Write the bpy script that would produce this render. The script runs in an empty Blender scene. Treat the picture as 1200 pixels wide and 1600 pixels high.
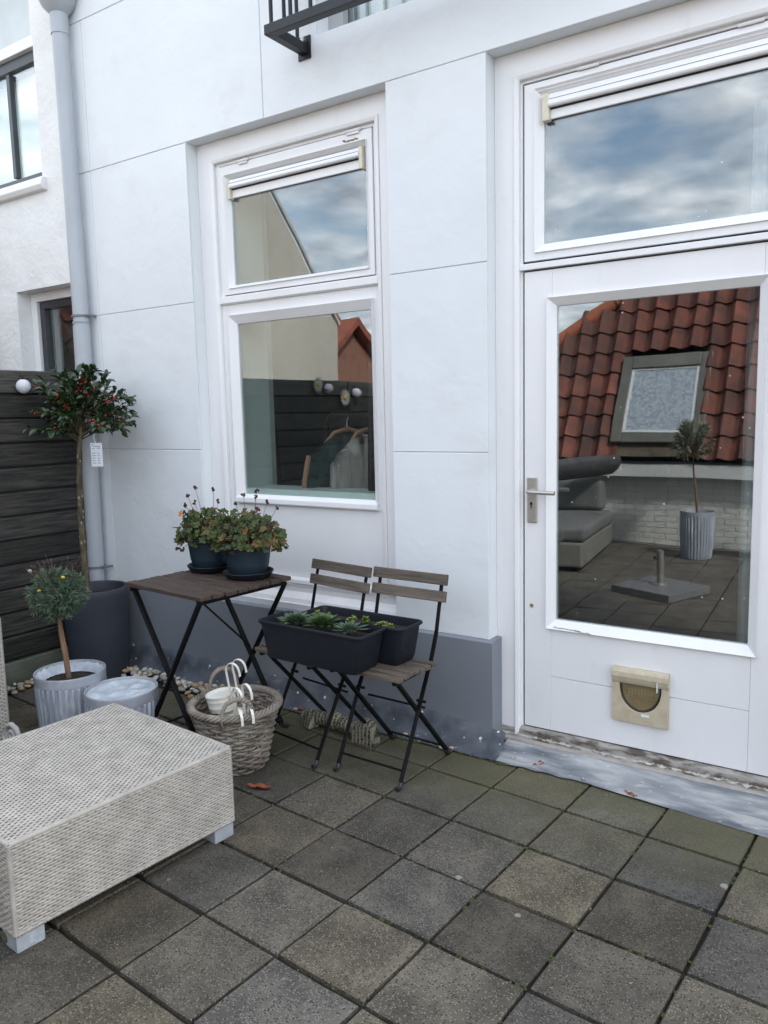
import bpy, math, random
from mathutils import Vector, Matrix, noise as mnoise
R_ = math.radians
rnd = random.Random(7)
S = bpy.context.scene
COL = S.collection

# ------------------------------------------------------------------ camera, sky, sun, exposure
H = 1.425
cd = bpy.data.cameras.new("camera"); cam = bpy.data.objects.new("camera", cd); COL.objects.link(cam)
cr = Vector((0.8309920, 0.5558165, -0.0228105)); cu = Vector((-0.0504660, 0.1161600, 0.9919476)); cf = Vector((-0.5539905, 0.8231494, -0.1245779))
M = Matrix((cr, cu, -cf)).transposed().to_4x4(); M.translation = (0, 0, H); cam.matrix_world = M
cd.sensor_fit = 'VERTICAL'; cd.sensor_height = 36; cd.sensor_width = 27; cd.lens = 36 * 1229.67 / 1600
cd.clip_start = 0.05; cd.clip_end = 2000
S.camera = cam
SUN_EL, SUN_AZ = R_(45), R_(60)          # azimuth from +Y (behind the house) towards +X
W = bpy.data.worlds.new("World"); S.world = W; W.use_nodes = True
nt = W.node_tree; nt.nodes.clear()
def wn(t, **k):
    n = nt.nodes.new(t)
    for a, b in k.items(): setattr(n, a, b)
    return n
sky = wn('ShaderNodeTexSky', sky_type='NISHITA', sun_disc=False, sun_elevation=SUN_EL, sun_rotation=SUN_AZ)
sky.air_density = 1.2; sky.dust_density = 1.5; sky.ozone_density = 2.0
tc = wn('ShaderNodeTexCoord'); sp = wn('ShaderNodeSeparateXYZ'); nt.links.new(tc.outputs['Generated'], sp.inputs[0])
mx = wn('ShaderNodeMath', operation='MAXIMUM'); nt.links.new(sp.outputs['Z'], mx.inputs[0]); mx.inputs[1].default_value = 0.0
ad = wn('ShaderNodeMath', operation='ADD'); nt.links.new(mx.outputs[0], ad.inputs[0]); ad.inputs[1].default_value = 0.16
dx = wn('ShaderNodeMath', operation='DIVIDE'); nt.links.new(sp.outputs['X'], dx.inputs[0]); nt.links.new(ad.outputs[0], dx.inputs[1])
dy = wn('ShaderNodeMath', operation='DIVIDE'); nt.links.new(sp.outputs['Y'], dy.inputs[0]); nt.links.new(ad.outputs[0], dy.inputs[1])
cb = wn('ShaderNodeCombineXYZ'); nt.links.new(dx.outputs[0], cb.inputs[0]); nt.links.new(dy.outputs[0], cb.inputs[1])
n1 = wn('ShaderNodeTexNoise'); n1.inputs['Scale'].default_value = 2.1; n1.inputs['Detail'].default_value = 9; n1.inputs['Roughness'].default_value = 0.56; n1.inputs['Distortion'].default_value = 0.25
nt.links.new(cb.outputs[0], n1.inputs['Vector'])
n2 = wn('ShaderNodeTexNoise'); n2.inputs['Scale'].default_value = 5.5; n2.inputs['Detail'].default_value = 8
nt.links.new(cb.outputs[0], n2.inputs['Vector'])
r1 = wn('ShaderNodeValToRGB'); r1.color_ramp.elements[0].position = 0.36; r1.color_ramp.elements[1].position = 0.58
nt.links.new(n1.outputs['Fac'], r1.inputs[0])
r2 = wn('ShaderNodeValToRGB'); r2.color_ramp.elements[0].position = 0.33; r2.color_ramp.elements[1].position = 0.68
r2.color_ramp.elements[0].color = (3.9, 4.3, 4.9, 1); r2.color_ramp.elements[1].color = (9.4, 9.6, 9.9, 1)
nt.links.new(n2.outputs['Fac'], r2.inputs[0])
mixc = wn('ShaderNodeMix', data_type='RGBA'); nt.links.new(r1.outputs[0], mixc.inputs['Factor'])
skm = wn('ShaderNodeMix', data_type='RGBA', blend_type='MULTIPLY'); skm.inputs['Factor'].default_value = 1; skm.inputs['B'].default_value = (1.28, 1.2, 1.12, 1)
nt.links.new(sky.outputs[0], skm.inputs['A'])
nt.links.new(skm.outputs['Result'], mixc.inputs['A']); nt.links.new(r2.outputs[0], mixc.inputs['B'])
bg = wn('ShaderNodeBackground'); bg.inputs['Strength'].default_value = 0.15
nt.links.new(mixc.outputs['Result'], bg.inputs['Color'])
wo = wn('ShaderNodeOutputWorld'); nt.links.new(bg.outputs[0], wo.inputs[0])

sl = bpy.data.lights.new("sun", 'SUN'); sun = bpy.data.objects.new("sun", sl); COL.objects.link(sun)
sl.energy = 2.8; sl.angle = R_(6); sl.color = (1.0, 0.96, 0.9)
sd = Vector((math.sin(SUN_AZ) * math.cos(SUN_EL), math.cos(SUN_AZ) * math.cos(SUN_EL), math.sin(SUN_EL)))
sun.rotation_euler = sd.to_track_quat('Z', 'Y').to_euler(); sun.location = (2, 6, 9)
S.view_settings.view_transform = 'Standard'; S.view_settings.look = 'None'; S.view_settings.gamma = 1
S.view_settings.exposure = 1.31
S.view_settings.use_curve_mapping = False
S.cycles.max_bounces = 10; S.cycles.transparent_max_bounces = 24; S.cycles.glossy_bounces = 5

# ------------------------------------------------------------------ mesh helpers
class MB:
    def __init__(s): s.v = []; s.f = []
    def add(s, vs, fs):
        o = len(s.v); s.v += [tuple(v) for v in vs]; s.f += [tuple(i + o for i in f) for f in fs]; return s
    def box(s, x0, x1, y0, y1, z0, z1, m=None):
        vs = [(x0,y0,z0),(x1,y0,z0),(x1,y1,z0),(x0,y1,z0),(x0,y0,z1),(x1,y0,z1),(x1,y1,z1),(x0,y1,z1)]
        if m is not None: vs = [m @ Vector(v) for v in vs]
        return s.add(vs, [(3,2,1,0),(4,5,6,7),(0,1,5,4),(1,2,6,5),(2,3,7,6),(3,0,4,7)])
    def bar(s, p, q, w, t, up=(0,0,1)):
        p = Vector(p); q = Vector(q); d = (q-p); L = d.length; d.normalize()
        sd_ = d.cross(Vector(up))
        if sd_.length < 1e-4: sd_ = d.cross(Vector((1,0,0)))
        sd_.normalize(); u = sd_.cross(d)
        m = Matrix((sd_, d, u)).transposed().to_4x4(); m.translation = p
        return s.box(-w/2, w/2, 0, L, -t/2, t/2, m)
    def tube(s, pts, r, seg=8, caps=True, closed=False, flat=1.0):
        pts = [Vector(p) for p in pts]; n = len(pts)
        if not isinstance(r, (list, tuple)): r = [r]*n
        t0 = (pts[1]-pts[0]).normalized()
        a = t0.orthogonal().normalized(); vs = []; prev = t0
        for i, p in enumerate(pts):
            if closed: t = pts[(i+1) % n] - pts[i-1]
            else: t = pts[min(i+1, n-1)] - pts[max(i-1, 0)]
            t = t.normalized() if t.length > 1e-9 else prev
            q = prev.rotation_difference(t); a = q @ a; a = (a - t*a.dot(t)).normalized(); prev = t; b = t.cross(a)
            for k in range(seg):
                an = 2*math.pi*k/seg
                vs.append(p + a*math.cos(an)*r[i] + b*math.sin(an)*r[i]*flat)
        fs = []
        for i in range(n if closed else n-1):
            j = (i+1) % n
            for k in range(seg):
                l = (k+1) % seg
                fs.append((i*seg+k, i*seg+l, j*seg+l, j*seg+k))
        if caps and not closed:
            fs.append(tuple(range(seg-1, -1, -1))); fs.append(tuple((n-1)*seg+k for k in range(seg)))
        return s.add(vs, fs)
    def lathe(s, prof, seg=32, c=(0,0,0), rf=None, m=None):
        vs = []; fs = []; n = len(prof)
        for i, (r, z) in enumerate(prof):
            for k in range(seg):
                a = 2*math.pi*k/seg; rr = r if rf is None else rf(r, z, a, i)
                v = Vector((c[0]+rr*math.cos(a), c[1]+rr*math.sin(a), c[2]+z))
                vs.append(m @ v if m is not None else v)
        for i in range(n-1):
            for k in range(seg):
                l = (k+1) % seg; fs.append((i*seg+k, i*seg+l, (i+1)*seg+l, (i+1)*seg+k))
        if prof[0][0] > 0: fs.append(tuple(range(seg-1, -1, -1)))
        fs.append(tuple((n-1)*seg+k for k in range(seg)))
        return s.add(vs, fs)
    def prism(s, poly, y0, y1):               # polygon in XZ, extruded along Y
        n = len(poly)
        vs = [(x, y0, z) for x, z in poly] + [(x, y1, z) for x, z in poly]
        fs = [tuple(range(n)), tuple(range(2*n-1, n-1, -1))] + [(i, i+n, (i+1) % n+n, (i+1) % n) for i in range(n)]
        return s.add(vs, fs)
    def prismz(s, poly, z0, z1):
        n = len(poly)
        vs = [(x, y, z0) for x, y in poly] + [(x, y, z1) for x, y in poly]
        fs = [tuple(range(n-1, -1, -1)), tuple(range(n, 2*n))] + [(i, (i+1) % n, (i+1) % n+n, i+n) for i in range(n)]
        return s.add(vs, fs)
    def prismx(s, poly, x0, x1):              # polygon in YZ, extruded along X
        n = len(poly)
        vs = [(x0, y, z) for y, z in poly] + [(x1, y, z) for y, z in poly]
        fs = [tuple(range(n-1, -1, -1)), tuple(range(n, 2*n))] + [(i, (i+1) % n, (i+1) % n+n, i+n) for i in range(n)]
        return s.add(vs, fs)
    def ring(s, o, i, yo, yi, yb):            # mitred frame: outer rect o, inner rect i = (x0,x1,z0,z1), front depths at each, back
        O = [(o[0],o[2]),(o[1],o[2]),(o[1],o[3]),(o[0],o[3])]; I = [(i[0],i[2]),(i[1],i[2]),(i[1],i[3]),(i[0],i[3])]
        vs = [(x,yo,z) for x,z in O]+[(x,yi,z) for x,z in I]+[(x,yb,z) for x,z in I]+[(x,yb,z) for x,z in O]
        fs = []
        for k in range(4):
            l = (k+1) % 4
            fs += [(k,l,l+4,k+4),(k+4,l+4,l+8,k+8),(k+8,l+8,l+12,k+12),(k+12,l+12,l,k)]
        return s.add(vs, fs)
    def blob(s, c, r, sx=1, sy=1, sz=1, seg=8, rings=5, jit=0.0, rr=None):
        rr = rr or rnd; vs = [(0,0,-1)]; fs = []
        for i in range(1, rings):
            ph = math.pi*i/rings
            for k in range(seg):
                th = 2*math.pi*k/seg; vs.append((math.sin(ph)*math.cos(th), math.sin(ph)*math.sin(th), -math.cos(ph)))
        vs.append((0,0,1))
        for k in range(seg):
            fs.append((0, 1+(k+1) % seg, 1+k))
            for i in range(rings-2): fs.append((1+i*seg+k, 1+i*seg+(k+1) % seg, 1+(i+1)*seg+(k+1) % seg, 1+(i+1)*seg+k))
            fs.append((len(vs)-1, 1+(rings-2)*seg+k, 1+(rings-2)*seg+(k+1) % seg))
        out = []
        for v in vs:
            j = 1+jit*(rr.random()*2-1); out.append((c[0]+v[0]*r*sx*j, c[1]+v[1]*r*sy*j, c[2]+v[2]*r*sz*j))
        return s.add(out, fs)

def setp(o, label=None, cat=None, group=None, kind=None):
    if label: o['label'] = label
    if cat: o['category'] = cat
    if group: o['group'] = group
    if kind: o['kind'] = kind
    return o
def wloc(o):
    v = Vector((0,0,0))
    while o: v += o.location; o = o.parent
    return v
def mk(name, mb, mat, parent=None, smooth=False, bev=0.0, world=False, loc=None, seg=2, **k):
    me = bpy.data.meshes.new(name)
    vs = mb.v
    if world and parent is not None:
        w = wloc(parent); vs = [(v[0]-w.x, v[1]-w.y, v[2]-w.z) for v in vs]
    me.from_pydata(vs, [], mb.f); me.materials.append(mat)
    if smooth:
        me.shade_smooth()
        if smooth != 'all':
            try: me.set_sharp_from_angle(angle=R_(40))
            except Exception: pass
    me.update()
    o = bpy.data.objects.new(name, me); COL.objects.link(o); o.parent = parent
    if loc: o.location = loc
    if bev:
        b = o.modifiers.new('bevel', 'BEVEL'); b.width = bev; b.segments = seg; b.limit_method = 'ANGLE'; b.angle_limit = R_(40); b.harden_normals = False
    return setp(o, **k)
def thing(name, loc, rz=0, **k):
    o = bpy.data.objects.new(name, None); COL.objects.link(o); o.location = loc; o.rotation_euler = (0,0,rz); o.empty_display_size = .1
    return setp(o, **k)
def dup(root, loc, rz, **k):
    def cp(o, par):
        c = o.copy(); COL.objects.link(c); c.parent = par
        for ch in [x for x in kids.get(o.name, [])]: cp(ch, c)
        return c
    kids = {}
    for x in list(bpy.data.objects):
        if x.parent: kids.setdefault(x.parent.name, []).append(x)
    c = cp(root, None); c.location = loc; c.rotation_euler = (0,0,rz)
    return setp(c, **k)

# ------------------------------------------------------------------ materials
def mat(name, c1, c2=None, scale=8, detail=6, lo=.35, hi=.65, rough=.6, bump=0.0, bscale=60, dist=.01, metal=0.0, vec=(1,1,1), spots=None, spots2=None,
        rand=0.0, coords='Object', bump2=None, spec=.5, coat=0.0, rvar=0.0, stain=None, emis=None, translucent=False, wave=None, per_obj=False):
    m = bpy.data.materials.new(name); m.use_nodes = True; t = m.node_tree; N = t.nodes; L = t.links
    b = N['Principled BSDF']; b.inputs['Roughness'].default_value = rough; b.inputs['Metallic'].default_value = metal
    b.inputs['Specular IOR Level'].default_value = spec; b.inputs['Coat Weight'].default_value = coat
    tcn = N.new('ShaderNodeTexCoord'); geo = N.new('ShaderNodeNewGeometry')
    mp = N.new('ShaderNodeMapping'); mp.inputs['Scale'].default_value = vec
    L.new(tcn.outputs['Object'] if coords == 'Object' else geo.outputs['Position'], mp.inputs['Vector'])
    oi = N.new('ShaderNodeObjectInfo')
    if per_obj:
        cx = N.new('ShaderNodeVectorMath'); cx.operation = 'SCALE'; cx.inputs[0].default_value = (37, 53, 11); L.new(oi.outputs['Random'], cx.inputs['Scale'])
        av = N.new('ShaderNodeVectorMath'); av.operation = 'ADD'; L.new(mp.outputs[0], av.inputs[0]); L.new(cx.outputs[0], av.inputs[1]); V = av.outputs[0]
    else: V = mp.outputs[0]
    def noise(sc, de=5, ro=.55, d=0.0):
        n = N.new('ShaderNodeTexNoise'); n.inputs['Scale'].default_value = sc; n.inputs['Detail'].default_value = de
        n.inputs['Roughness'].default_value = ro; n.inputs['Distortion'].default_value = d; L.new(V, n.inputs['Vector']); return n.outputs['Fac']
    def ramp(f, a, b2, ca=(0,0,0,1), cb2=(1,1,1,1)):
        r = N.new('ShaderNodeValToRGB'); r.color_ramp.elements[0].position = a; r.color_ramp.elements[1].position = b2
        r.color_ramp.elements[0].color = ca; r.color_ramp.elements[1].color = cb2; L.new(f, r.inputs[0]); return r.outputs[0]
    def mixc_(f, A, B):
        x = N.new('ShaderNodeMix'); x.data_type = 'RGBA'
        if isinstance(f, float): x.inputs['Factor'].default_value = f
        else: L.new(f, x.inputs['Factor'])
        for s_, q in (('A', A), ('B', B)):
            if isinstance(q, tuple): x.inputs[s_].default_value = q
            else: L.new(q, x.inputs[s_])
        return x.outputs['Result']
    c1 = tuple(c1)+(1,); c2 = tuple(c2)+(1,) if c2 else tuple(c*.85 for c in c1[:3])+(1,)
    col = ramp(noise(scale, detail), lo, hi, c1, c2)
    if stain:                               # (colour, scale, lo, hi, amount)
        col = mixc_(ramp(noise(stain[1], 7, .65, .4), stain[2], stain[3], (0,0,0,1), (stain[4],)*3+(1,)), col, tuple(stain[0])+(1,))
    for s_ in (spots, spots2):
        if s_:                              # (colour, scale, threshold) small flecks
            vo = N.new('ShaderNodeTexVoronoi'); vo.inputs['Scale'].default_value = s_[1]; L.new(V, vo.inputs['Vector'])
            wn_ = ramp(vo.outputs['Distance'], s_[2]*.7, s_[2], (1,1,1,1), (0,0,0,1))
            sx = N.new('ShaderNodeSeparateColor'); L.new(vo.outputs['Color'], sx.inputs[0])
            g = N.new('ShaderNodeMath'); g.operation = 'GREATER_THAN'; L.new(sx.outputs[0], g.inputs[0]); g.inputs[1].default_value = s_[3] if len(s_) > 3 else .3
            mm = N.new('ShaderNodeMath'); mm.operation = 'MULTIPLY'; L.new(wn_, mm.inputs[0]); L.new(g.outputs[0], mm.inputs[1])
            col = mixc_(mm.outputs[0], col, tuple(s_[0])+(1,))
    if rand:
        hs = N.new('ShaderNodeHueSaturation'); mr = N.new('ShaderNodeMapRange'); L.new(oi.outputs['Random'], mr.inputs[0])
        mr.inputs[3].default_value = 1-rand; mr.inputs[4].default_value = 1+rand; L.new(mr.outputs[0], hs.inputs['Value']); L.new(col, hs.inputs['Color']); col = hs.outputs[0]
    L.new(col, b.inputs['Base Color'])
    if rvar:
        mr2 = N.new('ShaderNodeMapRange'); L.new(noise(scale*2.3, 4), mr2.inputs[0]); mr2.inputs[3].default_value = rough-rvar; mr2.inputs[4].default_value = rough+rvar
        L.new(mr2.outputs[0], b.inputs['Roughness'])
    if bump:
        bn = N.new('ShaderNodeBump'); bn.inputs['Strength'].default_value = bump; bn.inputs['Distance'].default_value = dist
        L.new(noise(bscale, 6, .6), bn.inputs['Height']); last = bn.outputs[0]
        if bump2:
            b2 = N.new('ShaderNodeBump'); b2.inputs['Strength'].default_value = bump2[1]; b2.inputs['Distance'].default_value = bump2[2]
            L.new(noise(bump2[0], 3, .5, .3), b2.inputs['Height']); L.new(last, b2.inputs['Normal']); last = b2.outputs[0]
        L.new(last, b.inputs['Normal'])
    if translucent:
        tr = N.new('ShaderNodeBsdfTranslucent'); L.new(col, tr.inputs['Color']); ms = N.new('ShaderNodeMixShader'); ms.inputs[0].default_value = .25
        out = N['Material Output']; L.new(b.outputs[0], ms.inputs[1]); L.new(tr.outputs[0], ms.inputs[2]); L.new(ms.outputs[0], out.inputs['Surface'])
    m['p'] = 1
    return m

M_ = {}
M_['wall'] = mat('white_masonry_paint', (.735,.77,.795), (.69,.725,.75), scale=1.3, rough=.62, bump=.3, bscale=230, dist=.002, coords='P', bump2=(6, .5, .012), stain=((.60,.61,.60), 3.0, .56, .74, .40))
M_['roughwall'] = mat('rough_white_plaster', (.80,.81,.81), (.74,.74,.73), scale=3, rough=.75, bump=.7, bscale=38, dist=.006, coords='P', bump2=(5.5, .45, .03), stain=((.6,.58,.54), 4, .62, .8, .4))
M_['plinth'] = mat('grey_plinth_paint', (.185,.205,.235), (.205,.225,.255), scale=2.5, rough=.55, bump=.2, bscale=160, dist=.002, coords='P', bump2=(6,.15,.005), stain=((.22,.235,.25), 5, .6, .78, .4))
M_['paint'] = mat('white_gloss_paint', (.785,.787,.795), (.75,.752,.76), scale=4, rough=.34, bump=.12, bscale=90, dist=.002, coords='P', vec=(1,1,.35), stain=((.60,.58,.54), 11, .60, .76, .38), bump2=(9,.2,.004))
M_['paint_old'] = mat('weathered_white_paint', (.78,.77,.78), (.70,.69,.69), scale=7, rough=.5, bump=.35, bscale=70, dist=.003, coords='P', stain=((.45,.42,.36), 14, .62, .72, .8))
M_['wood_bare'] = mat('bare_rotten_wood', (.32,.24,.15), (.12,.08,.05), scale=60, rough=.9, bump=.5, bscale=120, dist=.002, coords='P')
M_['gap'] = mat('dark_joint', (.02,.02,.022), (.035,.035,.035), rough=.9)
M_['vent'] = mat('white_aluminium_vent', (.84,.84,.85), (.80,.80,.81), rough=.3, coords='P')
M_['cream'] = mat('yellowed_plastic', (.70,.66,.55), (.62,.57,.45), scale=30, rough=.45, coords='P')
M_['catflap'] = mat('beige_catflap_plastic', (.52,.46,.34), (.43,.37,.26), scale=26, rough=.5, bump=.2, bscale=160, dist=.001, stain=((.62,.60,.54), 40, .6, .7, .6))
M_['catdoor'] = mat('smoked_flap', (.16,.12,.06), (.22,.17,.09), scale=20, rough=.25, spec=.6)
M_['black'] = mat('black_plastic', (.015,.015,.017), (.025,.025,.028), rough=.4)
M_['steel'] = mat('brushed_nickel', (.52,.50,.46), (.46,.44,.40), scale=50, vec=(1,1,8), rough=.33, metal=.75, bump=.05, bscale=300)
M_['pipe'] = mat('grey_blue_pipe_paint', (.37,.40,.44), (.41,.44,.48), scale=3, rough=.42, bump=.1, bscale=60, dist=.002, coords='P')
M_['pipeband'] = mat('dark_pipe_band', (.12,.13,.14), (.17,.18,.19), rough=.5)
M_['lead'] = mat('weathered_lead', (.055,.064,.080), (.115,.128,.15), scale=9, rough=.55, bump=.6, bscale=24, dist=.006, coords='P', stain=((.26,.27,.28), 18, .60, .74, .35), spots=((.66,.66,.62), 24, .20, .78), spots2=((.60,.60,.56), 55, .2, .86), metal=.1)
M_['leadapron'] = mat('pale_oxidised_lead', (.10,.115,.135), (.40,.415,.43), scale=7, detail=14, lo=.34, hi=.66, rough=.5, bump=.5, bscale=30, dist=.006, coords='P', vec=(.45,2.0,1), stain=((.46,.45,.43), 14, .52, .66, .6), metal=.05, spots=((.6,.6,.58), 60, .2, .8))
M_['sillstone'] = mat('weathered_threshold', (.34,.32,.29), (.17,.155,.135), scale=22, lo=.38, hi=.62, rough=.7, bump=.5, bscale=50, dist=.003, coords='P', vec=(.5,1,1.6), stain=((.075,.06,.045), 22, .46, .58, .9))
M_['alu'] = mat('dull_aluminium_strip', (.48,.45,.42), (.36,.33,.30), scale=20, rough=.45, metal=.4, coords='P')
M_['anth'] = mat('anthracite_frame', (.035,.04,.05), (.045,.05,.06), rough=.35, coords='P')
M_['steelblack'] = mat('black_powder_coat', (.0035,.0035,.004), (.007,.007,.0075), scale=30, rough=.55, spec=.18, bump=.08, bscale=200, dist=.001)
M_['railgrey'] = mat('dark_grey_rail_paint', (.012,.013,.017), (.018,.019,.024), scale=10, rough=.4, spec=.35, coords='P')
M_['chairwood'] = mat('weathered_acacia', (.140,.112,.085), (.062,.052,.043), scale=7, vec=(1.2,14,14), detail=8, rough=.65, bump=.5, bscale=16, dist=.002, rand=.16, per_obj=True)
M_['tablewood'] = mat('weathered_dark_tabletop', (.085,.055,.040), (.028,.020,.017), scale=7, vec=(1.2,14,14), detail=8, rough=.7, bump=.6, bscale=16, dist=.002, rand=.2, per_obj=True, stain=((.26,.22,.19), 26, .60, .72, .5))
M_['fencewood'] = mat('black_stained_fence', (.046,.043,.037), (.012,.0125,.013), scale=5, vec=(16,1,16), detail=9, rough=.65, spec=.3, bump=.6, bscale=12, dist=.003, rand=.35, per_obj=True, stain=((.085,.08,.06), 9, .54, .74, .6))
M_['fencecap'] = mat('worn_fence_top_board', (.085,.08,.068), (.028,.028,.026), scale=6, vec=(16,1,16), rough=.7, bump=.5, bscale=14, dist=.003)
M_['concrete'] = mat('mossy_concrete', (.16,.17,.15), (.07,.085,.05), scale=6, rough=.85, bump=.5, bscale=60, dist=.004, coords='P', vec=(1,.7,2.5))
M_['potgrey'] = mat('dark_fibrestone', (.032,.037,.050), (.046,.052,.066), scale=4, rough=.6, spec=.3, bump=.15, bscale=80, dist=.002, stain=((.12,.13,.15), 5, .58, .74, .4))
M_['potblue'] = mat('dark_blue_plastic_pot', (.011,.024,.038), (.015,.030,.046), scale=9, rough=.5, spec=.35, bump=.05, bscale=90)
M_['boxplastic'] = mat('anthracite_planter_plastic', (.0065,.0085,.014), (.010,.013,.019), scale=9, rough=.5, spec=.3, bump=.15, bscale=120, dist=.001, spots=((.08,.08,.075), 120, .13, .88), stain=((.030,.031,.030), 14, .60, .74, .5))
M_['zinc'] = mat('whitewashed_zinc', (.42,.46,.53), (.27,.31,.37), scale=9, vec=(1,1,.22), detail=8, lo=.38, hi=.60, rough=.5, metal=.15, bump=.2, bscale=50, dist=.002, stain=((.66,.69,.73), 12, .52, .70, .75))
M_['zincrim'] = mat('grey_zinc_rim', (.40,.42,.46), (.32,.345,.39), scale=14, rough=.5, metal=.15, stain=((.55,.57,.60), 30, .55, .7, .5))
M_['film'] = mat('wet_plastic_lining', (.58,.63,.68), (.36,.41,.46), scale=16, detail=9, rough=.3, bump=.5, bscale=30, dist=.004)
M_['soil'] = mat('potting_soil', (.030,.020,.013), (.012,.009,.007), scale=60, rough=.95, bump=1, bscale=90, dist=.01, spots=((.16,.12,.08), 120, .2, .8))
M_['holly'] = mat('holly_leaf', (.012,.032,.011), (.030,.060,.016), scale=14, rough=.34, spec=.5, coat=.08)
M_['berry'] = mat('red_berry', (.30,.012,.016), (.20,.008,.012), scale=30, rough=.25)
M_['trunk'] = mat('mottled_bark', (.13,.11,.055), (.055,.048,.03), scale=40, rough=.8, bump=.6, bscale=70, dist=.004, spots=((.34,.33,.24), 60, .30, .55), vec=(1,1,.5), stain=((.025,.022,.015), 30, .5, .6, .8))
M_['stem'] = mat('brown_stem', (.24,.14,.075), (.13,.08,.05), scale=30, rough=.75, vec=(1,1,.3), bump=.4, bscale=60, dist=.002)
M_['curry'] = mat('grey_green_leaf', (.075,.125,.075), (.13,.185,.125), scale=20, rough=.6, translucent=True)
M_['twig'] = mat('dry_twig', (.13,.07,.045), (.07,.035,.028), scale=30, rough=.8)
M_['yellow'] = mat('yellow_flower', (.65,.45,.03), (.55,.34,.02), rough=.6)
M_['tagw'] = mat('white_tag_plastic', (.72,.76,.80), (.68,.72,.76), rough=.4)
M_['ink'] = mat('grey_tag_print', (.22,.24,.26), (.28,.30,.32), rough=.6)
M_['ger1'] = mat('geranium_leaf', (.030,.055,.012), (.075,.100,.020), scale=11, rough=.55, translucent=True, coords='P', stain=((.20,.055,.02), 12, .60, .72, .8))
M_['ger2'] = mat('faded_geranium_leaf', (.13,.12,.03), (.20,.09,.03), scale=16, rough=.6, translucent=True, coords='P')
M_['dead'] = mat('dead_flower', (.075,.022,.018), (.035,.014,.012), scale=30, rough=.8)
M_['orange'] = mat('orange_leaf', (.50,.15,.03), (.36,.09,.02), rough=.6)
M_['sedum1'] = mat('dark_rosette_leaf', (.050,.095,.045), (.095,.15,.085), scale=22, rough=.5)
M_['sedum2'] = mat('glossy_rosette_leaf', (.035,.075,.022), (.065,.115,.035), scale=22, rough=.4)
M_['sedum3'] = mat('pale_rosette_leaf', (.085,.14,.08), (.05,.09,.05), scale=22, rough=.5)
M_['sedumy'] = mat('yellow_green_stonecrop', (.22,.28,.05), (.13,.20,.04), scale=30, rough=.5)
M_['wicker'] = mat('pale_synthetic_wicker', (.46,.43,.385), (.35,.325,.29), scale=16, rough=.5, spec=.4, stain=((.40,.41,.31), 7, .64, .78, .4), vec=(1,1,1), bump=.2, bscale=260, dist=.001)
M_['wickerback'] = mat('wicker_shadow_backing', (.21,.20,.18), (.15,.145,.13), rough=.8)
M_['footgrey'] = mat('pale_blue_grey_foot', (.40,.43,.46), (.28,.31,.34), scale=12, rough=.5, stain=((.62,.66,.70), 22, .55, .7, .6))
M_['mossy'] = mat('mossy_foot', (.06,.065,.03), (.12,.12,.08), scale=40, rough=.9)
M_['willow'] = mat('greyed_willow', (.30,.265,.22), (.135,.11,.09), scale=12, detail=6, rough=.7, vec=(1,1,1), bump=.3, bscale=120, dist=.001)
M_['whitemetal'] = mat('ivory_enamel', (.78,.76,.69), (.74,.72,.65), rough=.35)
M_['fig'] = None
M_['redleaf'] = mat('fallen_brown_leaf', (.34,.10,.04), (.20,.06,.03), scale=40, rough=.6)
M_['lantern'] = mat('white_paper_lantern', (.76,.78,.82), (.70,.72,.76), rough=.7, translucent=True)
M_['stoneorn'] = mat('pale_carved_stone', (.48,.47,.45), (.36,.355,.34), scale=20, rough=.8, bump=.3, bscale=90, dist=.002)
M_['rooftile'] = mat('weathered_red_pantile', (.21,.060,.036), (.085,.034,.027), scale=5, detail=9, rough=.75, bump=.4, bscale=40, dist=.004, rand=.3, per_obj=True, stain=((.07,.05,.04), 9, .54, .68, .75))
M_['ridgetile'] = mat('orange_ridge_tile', (.48,.14,.06), (.36,.10,.05), scale=8, rough=.7, rand=.15)
M_['mortar'] = mat('painted_mortar', (.58,.58,.55), (.46,.46,.43), rough=.9)
M_['whitebrick'] = mat('white_painted_brick', (.74,.74,.70), (.64,.64,.60), scale=5, rough=.7, bump=.4, bscale=50, dist=.004, coords='P', stain=((.45,.46,.42), 4, .58, .75, .5))
M_['whitetrim'] = mat('white_fascia_paint', (.72,.73,.72), (.66,.67,.66), scale=3, rough=.5, coords='P')
M_['skyframe'] = mat('olive_grey_skylight_frame', (.12,.12,.105), (.16,.16,.14), scale=5, rough=.5)
M_['obscure'] = mat('frosted_skylight_glass', (.26,.31,.36), (.44,.50,.55), scale=30, detail=3, lo=.38, hi=.60, rough=.25, bump=1, bscale=26, dist=.01)
M_['plasterwall'] = mat('stained_pale_plaster', (.66,.62,.53), (.53,.50,.43), scale=1.6, vec=(1,1,.35), detail=9, rough=.85, bump=.4, bscale=20, dist=.006, coords='P', stain=((.36,.36,.31), 2.2, .55, .75, .5))
M_['farroof'] = mat('distant_red_roof', (.34,.10,.06), (.22,.07,.045), scale=3, rough=.8)
M_['farbrick'] = mat('distant_brick', (.30,.15,.10), (.22,.11,.08), scale=8, rough=.85)
M_['farcream'] = mat('distant_cream_wall', (.62,.58,.48), (.55,.52,.44), rough=.8)
M_['granite'] = mat('speckled_granite', (.20,.20,.20), (.10,.10,.105), scale=90, rough=.5, spots=((.5,.5,.5), 160, .3, .6))
M_['cushion'] = mat('pale_grey_cushion', (.17,.17,.165), (.12,.12,.118), scale=5, rough=.9, bump=.4, bscale=200, dist=.002)
M_['tarp'] = mat('dark_folded_cover', (.05,.05,.055), (.09,.088,.09), scale=8, vec=(.3,2,2), rough=.75, bump=.8, bscale=9, dist=.02)
M_['olive'] = mat('olive_leaf', (.20,.23,.17), (.34,.36,.28), scale=20, rough=.5, translucent=True)
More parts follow.
